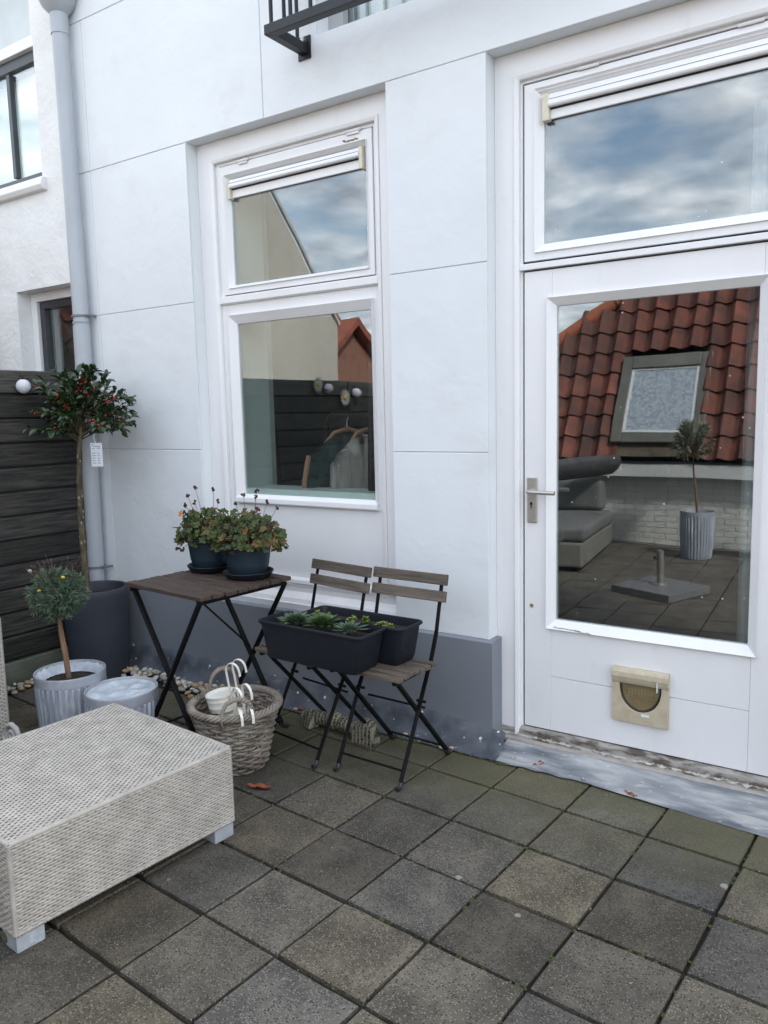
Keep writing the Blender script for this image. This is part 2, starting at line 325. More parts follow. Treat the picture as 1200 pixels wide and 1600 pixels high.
M_['roomwall'] = mat('interior_wall_paint', (.42,.45,.42), (.38,.41,.38), rough=.8, coords='P')
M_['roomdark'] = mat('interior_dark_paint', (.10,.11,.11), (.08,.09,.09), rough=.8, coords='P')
M_['roomfloor'] = mat('interior_wood_floor', (.10,.07,.045), (.07,.05,.035), scale=5, rough=.5, coords='P')
M_['whitelam'] = mat('pale_laminate_sill', (.66,.72,.70), (.62,.68,.66), rough=.35, coords='P')
M_['teal'] = mat('dark_teal_coat', (.012,.030,.032), (.020,.042,.044), scale=12, rough=.85)
M_['coral'] = mat('tan_coat_trim', (.42,.21,.14), (.34,.17,.11), rough=.8)
M_['greyknit'] = mat('pale_grey_knit', (.40,.35,.33), (.28,.25,.235), scale=8, vec=(6,6,1), rough=.9, bump=.5, bscale=30, dist=.01)
M_['hangerwood'] = mat('wooden_hanger', (.30,.15,.08), (.24,.12,.06), rough=.45)
M_['curtain'] = mat('black_curtain', (.030,.030,.036), (.045,.045,.052), scale=6, rough=.9)
M_['net'] = mat('white_net_curtain', (.30,.33,.35), (.24,.27,.29), scale=4, vec=(10,1,.2), rough=.9)
M_['terra'] = mat('terracotta_pot', (.36,.15,.09), (.28,.11,.07), rough=.8)
M_['petal'] = mat('white_petal', (.42,.42,.39), (.36,.36,.33), rough=.6)
M_['earth'] = mat('dark_joint_earth', (.014,.013,.008), (.012,.016,.005), scale=14, rough=.95, bump=.8, bscale=60, dist=.008, coords='P')
M_['land'] = mat('distant_ground', (.10,.10,.08), (.07,.085,.05), scale=.3, rough=.95, coords='P')
pebble_mats = [mat('pebble_'+n, a, b, scale=30, rough=.6, bump=.3, bscale=80, dist=.002, per_obj=True) for n, a, b in
    (('cream', (.52,.45,.33), (.40,.34,.25)), ('grey', (.36,.35,.32), (.26,.25,.23)), ('tan', (.42,.29,.16), (.30,.21,.13)), ('white', (.58,.57,.53), (.46,.45,.42)))]

# paving: grey concrete with flecks, moss towards the shaded house wall
def paving():
    m = mat('concrete_paving', (.048,.043,.035), (.118,.107,.087), scale=6, detail=14, lo=.36, hi=.66, rough=.72, bump=.55, bscale=150, dist=.0022, coords='P',
            spots=((.175,.16,.135), 170, .42, .50), spots2=((.020,.018,.015), 130, .42, .55), rand=.30, stain=((.036,.033,.028), 3.0, .48, .70, .65), rvar=.1, bump2=(9,.25,.004))
    t = m.node_tree; N = t.nodes; L = t.links; b = N['Principled BSDF']
    src = b.inputs['Base Color'].links[0].from_socket
    geo = N.new('ShaderNodeNewGeometry'); sp = N.new('ShaderNodeSeparateXYZ'); L.new(geo.outputs['Position'], sp.inputs[0])
    # hue per slab (warm/cool)
    oi = N.new('ShaderNodeObjectInfo'); hm = N.new('ShaderNodeMath'); hm.operation = 'MULTIPLY'; hm.inputs[1].default_value = 7.31; L.new(oi.outputs['Random'], hm.inputs[0])
    fr = N.new('ShaderNodeMath'); fr.operation = 'FRACT'; L.new(hm.outputs[0], fr.inputs[0])
    mt = N.new('ShaderNodeMix'); mt.data_type = 'RGBA'; L.new(fr.outputs[0], mt.inputs['Factor']); mt.inputs['A'].default_value = (1.10,1.02,.84,1); mt.inputs['B'].default_value = (.94,.96,1.02,1)
    mu = N.new('ShaderNodeMix'); mu.data_type = 'RGBA'; mu.blend_type = 'MULTIPLY'; mu.inputs['Factor'].default_value = 1; L.new(src, mu.inputs['A']); L.new(mt.outputs['Result'], mu.inputs['B'])
    ns = N.new('ShaderNodeTexNoise'); ns.inputs['Scale'].default_value = 3.2; ns.inputs['Detail'].default_value = 7; ns.inputs['Roughness'].default_value = .65; L.new(geo.outputs['Position'], ns.inputs['Vector'])
    # moss grows in the band along the wall (Y 2.1 .. 2.8), thickest under the furniture
    mr = N.new('ShaderNodeMapRange'); L.new(sp.outputs['Y'], mr.inputs[0]); mr.inputs[1].default_value = 1.8; mr.inputs[2].default_value = 2.75; mr.inputs[3].default_value = -.50; mr.inputs[4].default_value = .52
    ad = N.new('ShaderNodeMath'); ad.operation = 'ADD'; L.new(mr.outputs[0], ad.inputs[0]); L.new(ns.outputs['Fac'], ad.inputs[1])
    rp = N.new('ShaderNodeMapRange'); L.new(ad.outputs[0], rp.inputs[0]); rp.inputs[1].default_value = .42; rp.inputs[2].default_value = .95; rp.inputs[4].default_value = .62
    mm = N.new('ShaderNodeMix'); mm.data_type = 'RGBA'; L.new(rp.outputs[0], mm.inputs['Factor']); L.new(mu.outputs['Result'], mm.inputs['A']); mm.inputs['B'].default_value = (.098,.092,.044,1)
    # pale lichen blotches
    vo = N.new('ShaderNodeTexVoronoi'); vo.inputs['Scale'].default_value = 3.9; L.new(geo.outputs['Position'], vo.inputs['Vector'])
    n3 = N.new('ShaderNodeTexNoise'); n3.inputs['Scale'].default_value = 30; L.new(geo.outputs['Position'], n3.inputs['Vector'])
    a3 = N.new('ShaderNodeMath'); a3.operation = 'MULTIPLY_ADD'; L.new(n3.outputs['Fac'], a3.inputs[0]); a3.inputs[1].default_value = .09; L.new(vo.outputs['Distance'], a3.inputs[2])
    lt = N.new('ShaderNodeMapRange'); L.new(a3.outputs[0], lt.inputs[0]); lt.inputs[1].default_value = .10; lt.inputs[2].default_value = .085; lt.inputs[4].default_value = .75
    m4 = N.new('ShaderNodeMix'); m4.data_type = 'RGBA'; L.new(lt.outputs[0], m4.inputs['Factor']); L.new(mm.outputs['Result'], m4.inputs['A']); m4.inputs['B'].default_value = (.30,.30,.26,1)
    L.new(m4.outputs['Result'], b.inputs['Base Color'])
    return m
M_['paving'] = paving()
def striped():
    m = mat('striped_figurine_glaze', (.26,.25,.18), (.20,.185,.13), scale=20, rough=.55)
    t = m.node_tree; N = t.nodes; L = t.links; b = N['Principled BSDF']; src = b.inputs['Base Color'].links[0].from_socket
    tcn = N.new('ShaderNodeTexCoord'); w = N.new('ShaderNodeTexWave'); w.wave_type = 'BANDS'; w.bands_direction = 'X'; w.inputs['Scale'].default_value = 17; w.inputs['Distortion'].default_value = 5; w.inputs['Detail'].default_value = 2; w.inputs['Detail Scale'].default_value = 9
    L.new(tcn.outputs['Object'], w.inputs['Vector'])
    r = N.new('ShaderNodeValToRGB'); r.color_ramp.elements[0].position = .30; r.color_ramp.elements[1].position = .38; L.new(w.outputs['Fac'], r.inputs[0])
    x = N.new('ShaderNodeMix'); x.data_type = 'RGBA'; L.new(r.outputs[0], x.inputs['Factor']); x.inputs['A'].default_value = (.02,.018,.015,1); L.new(src, x.inputs['B'])
    L.new(x.outputs['Result'], b.inputs['Base Color']); return m
M_['fig'] = striped()
def glass(name, tint=(.93,.97,.955), fac=2.3, base=.035, wob=.02, dirt=0.0):
    m = bpy.data.materials.new(name); m.use_nodes = True; t = m.node_tree; N = t.nodes; L = t.links; N.clear()
    out = N.new('ShaderNodeOutputMaterial'); mix = N.new('ShaderNodeMixShader'); tr = N.new('ShaderNodeBsdfTransparent'); tr.inputs[0].default_value = tint+(1,)
    gl = N.new('ShaderNodeBsdfGlossy'); gl.inputs['Roughness'].default_value = 0.0; gl.inputs['Color'].default_value = (.95,.97,1,1)
    g0 = N.new('ShaderNodeNewGeometry'); dt = N.new('ShaderNodeVectorMath'); dt.operation = 'DOT_PRODUCT'; L.new(g0.outputs['Normal'], dt.inputs[0]); L.new(g0.outputs['Incoming'], dt.inputs[1])
    ab = N.new('ShaderNodeMath'); ab.operation = 'ABSOLUTE'; L.new(dt.outputs['Value'], ab.inputs[0])
    om = N.new('ShaderNodeMath'); om.operation = 'SUBTRACT'; om.inputs[0].default_value = 1; L.new(ab.outputs[0], om.inputs[1])
    pw = N.new('ShaderNodeMath'); pw.operation = 'POWER'; pw.inputs[1].default_value = 5; L.new(om.outputs[0], pw.inputs[0])
    fr = N.new('ShaderNodeMath'); fr.operation = 'MULTIPLY_ADD'; fr.inputs[1].default_value = .96; fr.inputs[2].default_value = .04; L.new(pw.outputs[0], fr.inputs[0])   # Schlick, same on both faces of the pane
    mm = N.new('ShaderNodeMath'); mm.operation = 'MULTIPLY_ADD'; mm.use_clamp = True; mm.inputs[1].default_value = fac; mm.inputs[2].default_value = base
    geo = N.new('ShaderNodeNewGeometry'); no = N.new('ShaderNodeTexNoise'); no.inputs['Scale'].default_value = 2.2; no.inputs['Detail'].default_value = 1
    L.new(geo.outputs['Position'], no.inputs['Vector']); bn = N.new('ShaderNodeBump'); bn.inputs['Strength'].default_value = wob; bn.inputs['Distance'].default_value = .05; L.new(no.outputs['Fac'], bn.inputs['Height'])
    L.new(bn.outputs[0], gl.inputs['Normal'])
    L.new(fr.outputs[0], mm.inputs[0]); L.new(mm.outputs[0], mix.inputs[0]); L.new(tr.outputs[0], mix.inputs[1]); L.new(gl.outputs[0], mix.inputs[2])
    last = mix.outputs[0]
    if dirt:                                 # dust specks and dried drops
        df = N.new('ShaderNodeBsdfDiffuse'); df.inputs[0].default_value = (.6,.62,.62,1)
        vo = N.new('ShaderNodeTexVoronoi'); vo.inputs['Scale'].default_value = 42; L.new(geo.outputs['Position'], vo.inputs['Vector'])
        sx = N.new('ShaderNodeSeparateColor'); L.new(vo.outputs['Color'], sx.inputs[0])
        g = N.new('ShaderNodeMath'); g.operation = 'GREATER_THAN'; g.inputs[1].default_value = 1-dirt; L.new(sx.outputs[0], g.inputs[0])
        l = N.new('ShaderNodeMath'); l.operation = 'LESS_THAN'; l.inputs[1].default_value = .13; L.new(vo.outputs['Distance'], l.inputs[0])
        mu = N.new('ShaderNodeMath'); mu.operation = 'MULTIPLY'; L.new(g.outputs[0], mu.inputs[0]); L.new(l.outputs[0], mu.inputs[1])
        n2_ = N.new('ShaderNodeTexNoise'); n2_.inputs['Scale'].default_value = 1.6; n2_.inputs['Detail'].default_value = 6; L.new(geo.outputs['Position'], n2_.inputs['Vector'])
        hz = N.new('ShaderNodeMapRange'); L.new(n2_.outputs['Fac'], hz.inputs[0]); hz.inputs[1].default_value = .45; hz.inputs[2].default_value = .8; hz.inputs[3].default_value = .0; hz.inputs[4].default_value = .012
        mxm = N.new('ShaderNodeMath'); mxm.operation = 'MAXIMUM'; L.new(mu.outputs[0], mxm.inputs[0]); L.new(hz.outputs[0], mxm.inputs[1])
        m2 = N.new('ShaderNodeMixShader'); L.new(mxm.outputs[0], m2.inputs[0]); L.new(last, m2.inputs[1]); L.new(df.outputs[0], m2.inputs[2]); last = m2.outputs[0]
    L.new(last, out.inputs['Surface']); return m
M_['glass'] = glass('window_glass', dirt=.012)
M_['glassdoor'] = glass('door_glass', dirt=.03)

# ------------------------------------------------------------------ ground, terrace and paving slabs
mk('ground', MB().add([(-600,-600,-3.2),(600,-600,-3.2),(600,600,-3.2),(-600,600,-3.2)], [(0,1,2,3)]), M_['land'], kind='structure')
terrace = mk('terrace_floor', MB().box(-4.1, 4.0, -2.28, 2.90, -3.1, -.016), M_['earth'], kind='structure')
TO = Vector((-.97268, 2.55447)); TA = Vector((.29690, -.02273)); TB = Vector((.0180, .28715))
def clip(poly, f):                      # keep f(p) >= 0
    out = []
    for i in range(len(poly)):
        a, b = poly[i], poly[(i+1) % len(poly)]; fa, fb = f(a), f(b)
        if fa >= 0: out.append(a)
        if fa*fb < 0: t = fa/(fa-fb); out.append((a[0]+(b[0]-a[0])*t, a[1]+(b[1]-a[1])*t))
    return out
rest = MB(); tr_ = random.Random(11)
inview_ = lambda c: c.y > .75 and -4.2 < c.x < .75
for i in range(-12, 17):
    for j in range(-17, 2):
        g = .0032 + tr_.random()*.0025
        P = [TO + TA*(i+a) + TB*(j+b) for a, b in ((0,0),(1,0),(1,1),(0,1))]
        c = sum((p for p in P), Vector((0,0)))/4
        poly = [tuple(TO + TA*(i+.5+(a-.5)*(1-g*2/.29)) + TB*(j+.5+(b-.5)*(1-g*3.4/.29))) for a, b in ((0,0),(1,0),(1,1),(0,1))]
        lim = 2.795 if i < 0 else (2.80 if i == 0 else (2.772 if i == 1 else 2.738))
        skew = 0.0 if i < 0 else -.06
        if i < -6: lim = 2.68
        poly = clip(poly, lambda p: lim + skew*(p[0]-c.x) - p[1])
        poly = clip(poly, lambda p: p[0] + 3.93)
        poly = clip(poly, lambda p: 3.4 - p[0]); poly = clip(poly, lambda p: p[1] + 2.15)
        if len(poly) < 3: continue
        ys = [p[1] for p in poly]; xs = [p[0] for p in poly]
        if max(ys)-min(ys) < .05 or max(xs)-min(xs) < .04: continue
        dz = (tr_.random()-.5)*.004; tx = (tr_.random()-.5)*.009; ty = (tr_.random()-.5)*.009
        if j == 0 and i >= 1: dz += .005; ty = .018; tx = .004*(-1)**i
        jit = lambda: tr_.uniform(-.0022,.0022)
        zz = lambda p: dz + (p[0]-c.x)*tx + (p[1]-c.y)*ty
        n = len(poly); 
        if inview_(c):                       # uneven, slightly chipped edges
            q_ = []
            for a_ in range(len(poly)):
                p0_, p1_ = Vector(poly[a_]), Vector(poly[(a_+1) % len(poly)])
                q_.append(tuple(p0_ + Vector((jit(), jit()))))
                for t_ in (.2,.4,.6,.8): q_.append(tuple(p0_.lerp(p1_, t_) + Vector((jit(), jit()))*.55))
            poly = q_; n = len(poly)
        vs = [(p[0], p[1], -.045) for p in poly] + [(p[0], p[1], zz(p)-.0045) for p in poly] + [(c.x+(p[0]-c.x)*.968, c.y+(p[1]-c.y)*.968, zz(p)) for p in poly]
        fs = [tuple(range(2*n, 3*n))] + [(a, (a+1) % n, (a+1) % n+n, a+n) for a in range(n)] + [(a+n, (a+1) % n+n, (a+1) % n+2*n, a+2*n) for a in range(n)]
        ff = c.dot(Vector((-.554, .823)))
        inview = c.y > .75 and -4.2 < c.x < .75
        if inview: 
            mb = MB().add([(v[0]-c.x, v[1]-c.y, v[2]) for v in vs], fs); mk('paving_slab', mb, M_['paving'], terrace, loc=(c.x, c.y, 0))
        else: rest.add(vs, fs)
mk('paving_slab_field', rest, M_['paving'], terrace, kind='stuff')

# moss tufts in the joints near the wall
def tuft_field():
    mb = MB(); r = random.Random(5)
    for _ in range(420):
        i = r.randint(-9, 4); j = r.randint(-4, 1)
        if r.random() < .5: p = TO + TA*(i+r.random()) + TB*j
        else: p = TO + TA*i + TB*(j+r.random())
        if p.y > 2.78 or p.y < 1.2 or p.x < -3.9: continue
        if r.random() > .25 + .6*(p.y-1.2)/1.5: continue
        for _k in range(3):
            mb.blob((p.x+r.uniform(-.006,.006), p.y+r.uniform(-.006,.006), -.008), r.uniform(.003,.007), 1.2, 1.2, .8, seg=5, rings=3, jit=.3, rr=r)
    for _ in range(70):                      # debris and moss at the wall foot
        x = r.uniform(-2.6, -1.3); mb.blob((x, 2.785+r.uniform(-.01,.01), .003), r.uniform(.005,.012), 1.4, 1, .6, seg=6, rings=4, jit=.35, rr=r)
    return mb
def grit():
    mb = MB(); r = random.Random(99)
    for _ in range(420):
        x = r.uniform(-3.0, .3); y = r.uniform(.9, 2.78); mb.blob((x, y, .0015), r.uniform(.0012,.0034), 1.3, 1, .5, seg=5, rings=3, jit=.4, rr=r)
    return mb
mk('grit', grit(), mat('pale_grit', (.26,.23,.18), (.08,.065,.045), scale=9, lo=.45, hi=.55, rough=.9, coords='P'), kind='stuff')
moss = mat('moss', (.055,.075,.018), (.035,.05,.012), scale=60, rough=.95, coords='P')
mk('joint_moss', tuft_field(), moss, kind='stuff')

# ------------------------------------------------------------------ the white house
YW, YF = 2.90, 2.975
house = thing('house_facade', (-2, YW, 0), label='white rendered house front with grey painted base, window and glazed door', cat='house')
B = MB()
X0, X1, X2, X3, X4, X5 = -3.98, -3.10, -1.897, -1.435, -.15, 2.6
YB, YI = 2.906, 3.12
for a in ((X0,X1,.0,5.45),(X2,X3,0,2.79),(X4,X5,0,5.45),(X1,X2,0,.50),(X1,-2.25,2.79,5.45),(-2.25,-.95,2.79,3.067),(-.95,X4,2.79,5.45),(-2.25,-.95,5.2,5.45),(X2+.0,X2+.0001,2.79,2.7901)):
    if a[1]-a[0] > .01: B.box(a[0], a[1], YB, YI, a[2], a[3])
B.box(X3, X4, YB+.07, YI, -.3, .03)
mk('wall', B, M_['wall'], house, world=True)
g = .0022
def panel(x0, x1, z0, z1): mk('wall_panel', MB().box(x0+g, x1-g, YW, YB+.003, z0+g, z1-g), M_['wall'], house, world=True, bev=.0018, seg=1)
for z0, z1 in ((.47,1.255),(1.255,2.01),(2.01,2.79)):
    panel(X0, -3.86, z0, z1); panel(-3.86, X1+g, z0, z1); panel(X2-g, X3+g, z0, z1); panel(X4-g, X5, z0, z1)
panel(X0, -3.86, 2.79, 3.57); panel(-3.86, -2.575, 2.79, 3.57); panel(X0, -2.575, 3.57, 5.45)
mk('wall_panel', MB().prism([(-2.575+g,2.79+g*.3),(X5,2.79+g*.3),(X5,5.45),(-.95,5.45),(-.95,3.067),(-2.25,3.067),(-2.25,5.45),(-2.575+g,5.45)], YW, YB+.003), M_['wall'], house, world=True, bev=.0018, seg=1)
# grey base
mk('plinth', MB().prismx([(2.884,.0),(2.884,.463),(2.8985,.472),(2.975,.472),(2.975,.0)], X0, -1.412).prismx([(2.884,.0),(2.884,.463),(2.8985,.472),(3.0,.472),(3.0,.0)], -.16, X5), M_['plinth'], house, world=True, bev=.003)
# balcony door niche above
mk('upper_niche', MB().ring((-2.25-.0005,-.95,3.067,5.2), (-2.17,-1.03,3.10,5.1), 2.99, 2.99, 3.1), mat('niche_grey', (.40,.41,.42), (.36,.37,.38), rough=.6, coords='P'), house, world=True)
mk('upper_niche_sill', MB().box(-2.25,-.95,2.96,3.1,3.06,3.085), M_['paint'], house, world=True, bev=.003)
mk('upper_pane', MB().box(-2.17,-1.03,3.03,3.04,3.1,5.1), M_['glass'], house, world=True)
mk('upper_backing', MB().box(-2.3,-.9,3.121,3.14,3.0,5.3), M_['roomwall'], house, world=True)  # thin board added behind the niche to shut out sun and sky
mk('roof_edge', MB().box(-4.0, 2.7, 2.8, 4.6, 5.45, 5.58), M_['wall'], house, world=True)

# ------------------------------------------------------------------ lead flashing
def flashing():
    mb = MB(); r = random.Random(3); n = 90; vs = []; rows = 6
    for k in range(n+1):
        x = -3.97 + (2.62)*k/n
        wv = .004*math.sin(k*.9)+.004*mnoise.noise(Vector((x*6,0,0)))
        top = .118 if x > -3 else .135
        if x > -1.75: top = .118-.03*(x+1.75)/.4
        foot = 2.795+.006*mnoise.noise(Vector((x*9,3,0)))
        prof = [(2.8835, top), (2.872+wv*.4, top-.004+wv), (2.862+wv, top*.62), (2.845+wv, .040), (2.815, .014+wv*.5), (foot-.02, .0075)]
        for y, z in prof: vs.append((x, y, z + .0015*math.sin(x*40)))
    fs = [(i*rows+j, (i+1)*rows+j, (i+1)*rows+j+1, i*rows+j+1) for i in range(n) for j in range(rows-1)]
    return mb.add(vs, fs)
mk('lead_flashing', flashing(), M_['lead'], smooth='all', label='grey weathered lead flashing along the foot of the grey base', cat='flashing')
def apron():
    mb = MB(); nx, ny = 110, 12; vs = []
    for i in range(nx+1):
        x = -1.37 + 1.9*i/nx
        for j in range(ny+1):
            t = j/ny; y0 = 2.985; y1 = 2.778 if x < -.95 else 2.775 - .06*min(1, (x+.95)/.6)
            if x < -1.0: y1 += .004*math.sin(x*60)
            y = y0 + (y1-y0)*t; z = .042*(1-t)**1.4 + .0095
            z += .012*mnoise.noise(Vector((x*4.5, y*15, 1)))*math.sin(math.pi*min(1, t*1.1)) + .003*mnoise.noise(Vector((x*14, y*20, 4)))
            if t > .9: z -= .002
            vs.append((x + .01*mnoise.noise(Vector((y*8, 2, 2))), y, max(z, .0075)))
    fs = [(i*(ny+1)+j, i*(ny+1)+j+1, (i+1)*(ny+1)+j+1, (i+1)*(ny+1)+j) for i in range(nx) for j in range(ny)]
    return mb.add(vs, [f[::-1] for f in fs])
mk('lead_apron', apron(), M_['leadapron'], smooth='all', label='pale blotched sheet of lead sloping down in front of the door threshold', cat='flashing')

# ------------------------------------------------------------------ window
def window_set():
    w = thing('window', (-2.5, YF, .5), label='tall white painted window with hinged upper light, to the left of the door', cat='window')
    P = M_['paint']; a = dict(parent=w, world=True)
    # casing board in the reveal, stepped bead, sash stop
    mk('casing', MB().ring((X1+.0005, X2-.0005, .50, 2.7895), (-3.012, -1.985, .575, 2.703), YF, YF, 3.11), P, bev=.002, **a)
    mk('casing_bead', MB().ring((-3.012+.0005, -1.985-.0005, .575, 2.7025), (-2.988, -2.008, .60, 2.682), 2.967, 2.974, 3.10), P, bev=.005, seg=3, **a)
    mk('inner_stop', MB().ring((-2.9885, -2.0075, .60, 2.6825), (-2.966, -2.028, .61, 2.668), 2.992, 2.994, 3.08), P, bev=.003, **a)
    # upper opening sash
    s = mk('upper_sash', MB().ring((-2.962, -2.031, 2.040, 2.663), (-2.925, -2.06, 2.075, 2.615), 2.987, 2.987, 3.06), P, bev=.002, **a)
    mk('glazing_bead', MB().ring((-2.925, -2.058, 2.017+.052, 2.618), (-2.905, -2.078, 2.087, 2.598), 2.978, 3.008, 3.03), M_['paint'], s, world=True, bev=.0012)
    mk('sash_shadow_gap', MB().ring((-2.9665, -2.0275, 2.036, 2.6685), (-2.961, -2.032, 2.041, 2.662), 3.004, 3.004, 3.02), M_['gap'], w, world=True)
    mk('pane', MB().box(-2.908, -2.075, 3.013, 3.019, 2.083, 2.605), M_['glass'], s, world=True)
    for hx, hl in ((-2.83, .075), (-2.17, .085)):
        h = mk('hinge', MB().tube([(hx, 2.981, 2.667), (hx+hl, 2.981, 2.667)], .0065, 8).box(hx+.01, hx+hl-.01, 2.979, 2.985, 2.652, 2.668), M_['paint_old'], w, world=True, smooth=True)
    # rotten patch in the upper rail
    mb = MB(); r = random.Random(2)
    for k in range(9): mb.blob((-2.185+k*.010+r.uniform(-.003,.003), 2.986, 2.632+r.uniform(-.004,.004)), .0052, 1.2, .4, .8, seg=6, rings=4, jit=.4, rr=r)
    mk('rot_patch', mb, M_['wood_bare'], s, world=True)
    # trickle vent
    v = mk('ventilator', MB().prismx([(2.990,2.593),(2.984,2.590),(2.972,2.557),(2.976,2.551),(3.0,2.551),(3.0,2.595)], -2.888, -2.098).box(-2.888,-2.098,3.000,3.012,2.508,2.5455), M_['vent'], w, world=True, bev=.0015)
    mk('vent_end', MB().box(-2.903,-2.888,2.980,3.012,2.500,2.594).box(-2.098,-2.080,2.980,3.012,2.500,2.594), M_['cream'], v, world=True, bev=.002)
    mk('vent_groove', MB().box(-2.886,-2.10,2.9765,2.984,2.5725,2.5737).box(-2.886,-2.10,2.994,3.011,2.546,2.5505), M_['gap'], v, world=True)
    # transom bar
    mk('transom_bar', MB().prismx([(2.992,2.036),(2.975,2.030),(2.975,1.998),(2.988,1.992),(3.07,1.992),(3.07,2.036)], -2.9875, -2.0085), P, bev=.002, **a)
    # lower fixed light with apron panel
    mk('lower_frame', MB().ring((-2.966, -2.028, .60, 1.992), (-2.925, -2.055, 1.0, 1.925), 2.996, 2.996, 3.06), P, bev=.001, **a)
    mk('lower_glazing_bead', MB().ring((-2.938, -2.042, .985, 1.938), (-2.900, -2.070, 1.022, 1.893), 2.979, 3.006, 3.03), P, bev=.0015, **a)
    mk('sill_bead', MB().prismx([(2.972,.985),(2.974,1.006),(2.99,1.016),(3.03,1.018),(3.03,.975),(2.975,.978)], -2.94, -2.04), P, bev=.003, **a)
    mk('pane', MB().box(-2.905, -2.065, 3.013, 3.019, 1.0, 1.90), M_['glass'], **a)
    mk('apron_panel', MB().box(-2.9655, -2.0285, 2.999, 3.05, .60, .98), P, **a)
    mk('window_sill', MB().prismx([(3.0,.615),(2.965,.607),(2.962,.590),(2.976,.580),(2.976,.545),(2.950,.532),(2.930,.520),(2.918,.488),(2.918,.4735),(3.02,.4735)], X1+.001, X2-.001), M_['paint_old'], bev=.002, seg=3, **a)
    return w
window_set()

# ------------------------------------------------------------------ door with fixed top light
def door_set():
    P = M_['paint']
    w = thing('transom_window', (-.8, YF, 2.0), label='wide white top window over the door, sky mirrored in its glass', cat='window')
    a = dict(parent=w, world=True)
    mk('casing', MB().ring((X3+.0005, X4, .02, 2.7895), (-1.352, -.235, .03, 2.703), YF, YF, 3.11), P, bev=.002, **a)
    mk('casing_bead', MB().ring((-1.3515, -.2355, .03, 2.7025), (-1.330, -.257, .04, 2.682), 2.966, 2.973, 3.10), P, bev=.005, seg=3, **a)
    mk('inner_stop', MB().ring((-1.3305, -.2565, .035, 2.6825), (-1.3225, -.265, .036, 2.672), 2.99, 2.992, 3.09), P, bev=.002, **a)
    s = mk('upper_sash', MB().ring((-1.314, -.273, 2.005, 2.664), (-1.270, -.317, 2.045, 2.628), 2.987, 2.987, 3.06), P, bev=.002, **a)
    mk('sash_shadow_gap', MB().ring((-1.3235, -.264, 1.998, 2.6735), (-1.3135, -.2735, 2.006, 2.6635), 3.006, 3.006, 3.02), M_['gap'], **a)
    mk('glazing_bead', MB().ring((-1.270, -.317, 2.034, 2.640), (-1.240, -.347, 2.068, 2.612), 2.978, 3.008, 3.03), P, s, world=True, bev=.0015)
    mk('pane', MB().box(-1.245, -.34, 3.013, 3.019, 2.06, 2.62), M_['glass'], s, world=True)
    v = mk('ventilator', MB().prismx([(2.990,2.612),(2.984,2.609),(2.972,2.570),(2.976,2.563),(3.0,2.563),(3.0,2.614)], -1.212, -.375).box(-1.212,-.375,3.000,3.012,2.524,2.5575), M_['vent'], w, world=True, bev=.0015)
    mk('vent_end', MB().box(-1.238,-1.212,2.980,3.012,2.516,2.613).box(-.375,-.349,2.980,3.012,2.516,2.613), M_['cream'], v, world=True, bev=.002)
    mk('vent_groove', MB().box(-1.21,-.377,2.9765,2.984,2.588,2.5893).box(-1.21,-.377,2.994,3.011,2.558,2.5625), M_['gap'], v, world=True)
    mk('transom_bar', MB().prismx([(2.992,1.998),(2.976,1.994),(2.976,1.972),(3.07,1.972),(3.07,1.998)], -1.330, -.257), P, bev=.002, **a)
    mk('hinge', MB().tube([(-1.10,2.981,2.668),(-1.02,2.981,2.668)], .006, 8).tube([(-.55,2.981,2.668),(-.47,2.981,2.668)], .006, 8), M_['paint_old'], w, world=True, smooth=True)
    d = thing('door', (-.82, 3.0, .09), label='white glazed back door with cat flap and nickel handle', cat='door')
    a = dict(parent=d, world=True)
    x0, x1 = -1.3145, -.273
    YD = 2.990
    mk('stile', MB().box(x0, -1.199, YD, 3.04, .095, 1.965), P, bev=.0015, **a)
    mk('stile', MB().box(-.443, x1, YD, 3.04, .095, 1.965), P, bev=.0015, **a)
    mk('top_rail', MB().box(-1.1985, -.4435, YD+.0008, 3.04, 1.845, 1.965), P, bev=.001, **a)
    mk('bottom_panel', MB().box(-1.1985, -.4435, YD+.0012, 3.035, .327, .55), P, bev=.0012, **a)
    mk('bottom_panel', MB().box(-1.1985, -.4435, YD+.0012, 3.035, .095, .325), P, bev=.0012, **a)
    mk('door_edge_gap', MB().ring((x0-.009, x1+.008, .085, 1.9725), (x0, x1, .095, 1.9655), 3.008, 3.008, 3.03), M_['gap'], **a)
    mk('glazing_bead', MB().ring((-1.217, -.425, .532, 1.858), (-1.184, -.458, .567, 1.826), 2.976, 3.004, 3.03), P, bev=.0015, **a)
    mk('pane', MB().box(-1.186, -.456, 3.011, 3.017, .56, 1.832), M_['glassdoor'], **a)
    for (cx, cz, L) in ((-1.125, .541, .05), (-1.06, .536, .028)):
        mb = MB(); r = random.Random(int(-cx*100))
        for k in range(7): mb.blob((cx+(k/6-.5)*L*2, 2.9775, cz-(k/6-.5)*.004+r.uniform(-.002,.002)), .004, 2.2, .25, .5, seg=6, rings=4, jit=.3, rr=r)
        mk('cracked_paint', mb, mat('old_paint_crack', (.40,.38,.34), (.30,.28,.25), rough=.8), d, world=True)
    mk('plugged_hole', MB().lathe([(0.0,0),(.0085,.0),(.0085,.001),(.0,.0012)], 12, m=Matrix.Translation((-1.283, YD-.001, .618)) @ Matrix.Rotation(R_(90), 4, 'X')), M_['wood_bare'], d, world=True)
    # handle plate and lever
    hp = mk('handle_plate', MB().box(-1.300, -1.258, YD-.010, YD, .967, 1.153), M_['steel'], d, world=True, bev=.003)
    mk('lever', MB().tube([(-1.281, YD-.008, 1.096), (-1.281, YD-.040, 1.096), (-1.277, YD-.050, 1.096), (-1.265, YD-.054, 1.096), (-1.165, YD-.052, 1.095)], [.0095,.009,.009,.0088,.0085], 14), M_['steel'], hp, world=True, smooth=True)
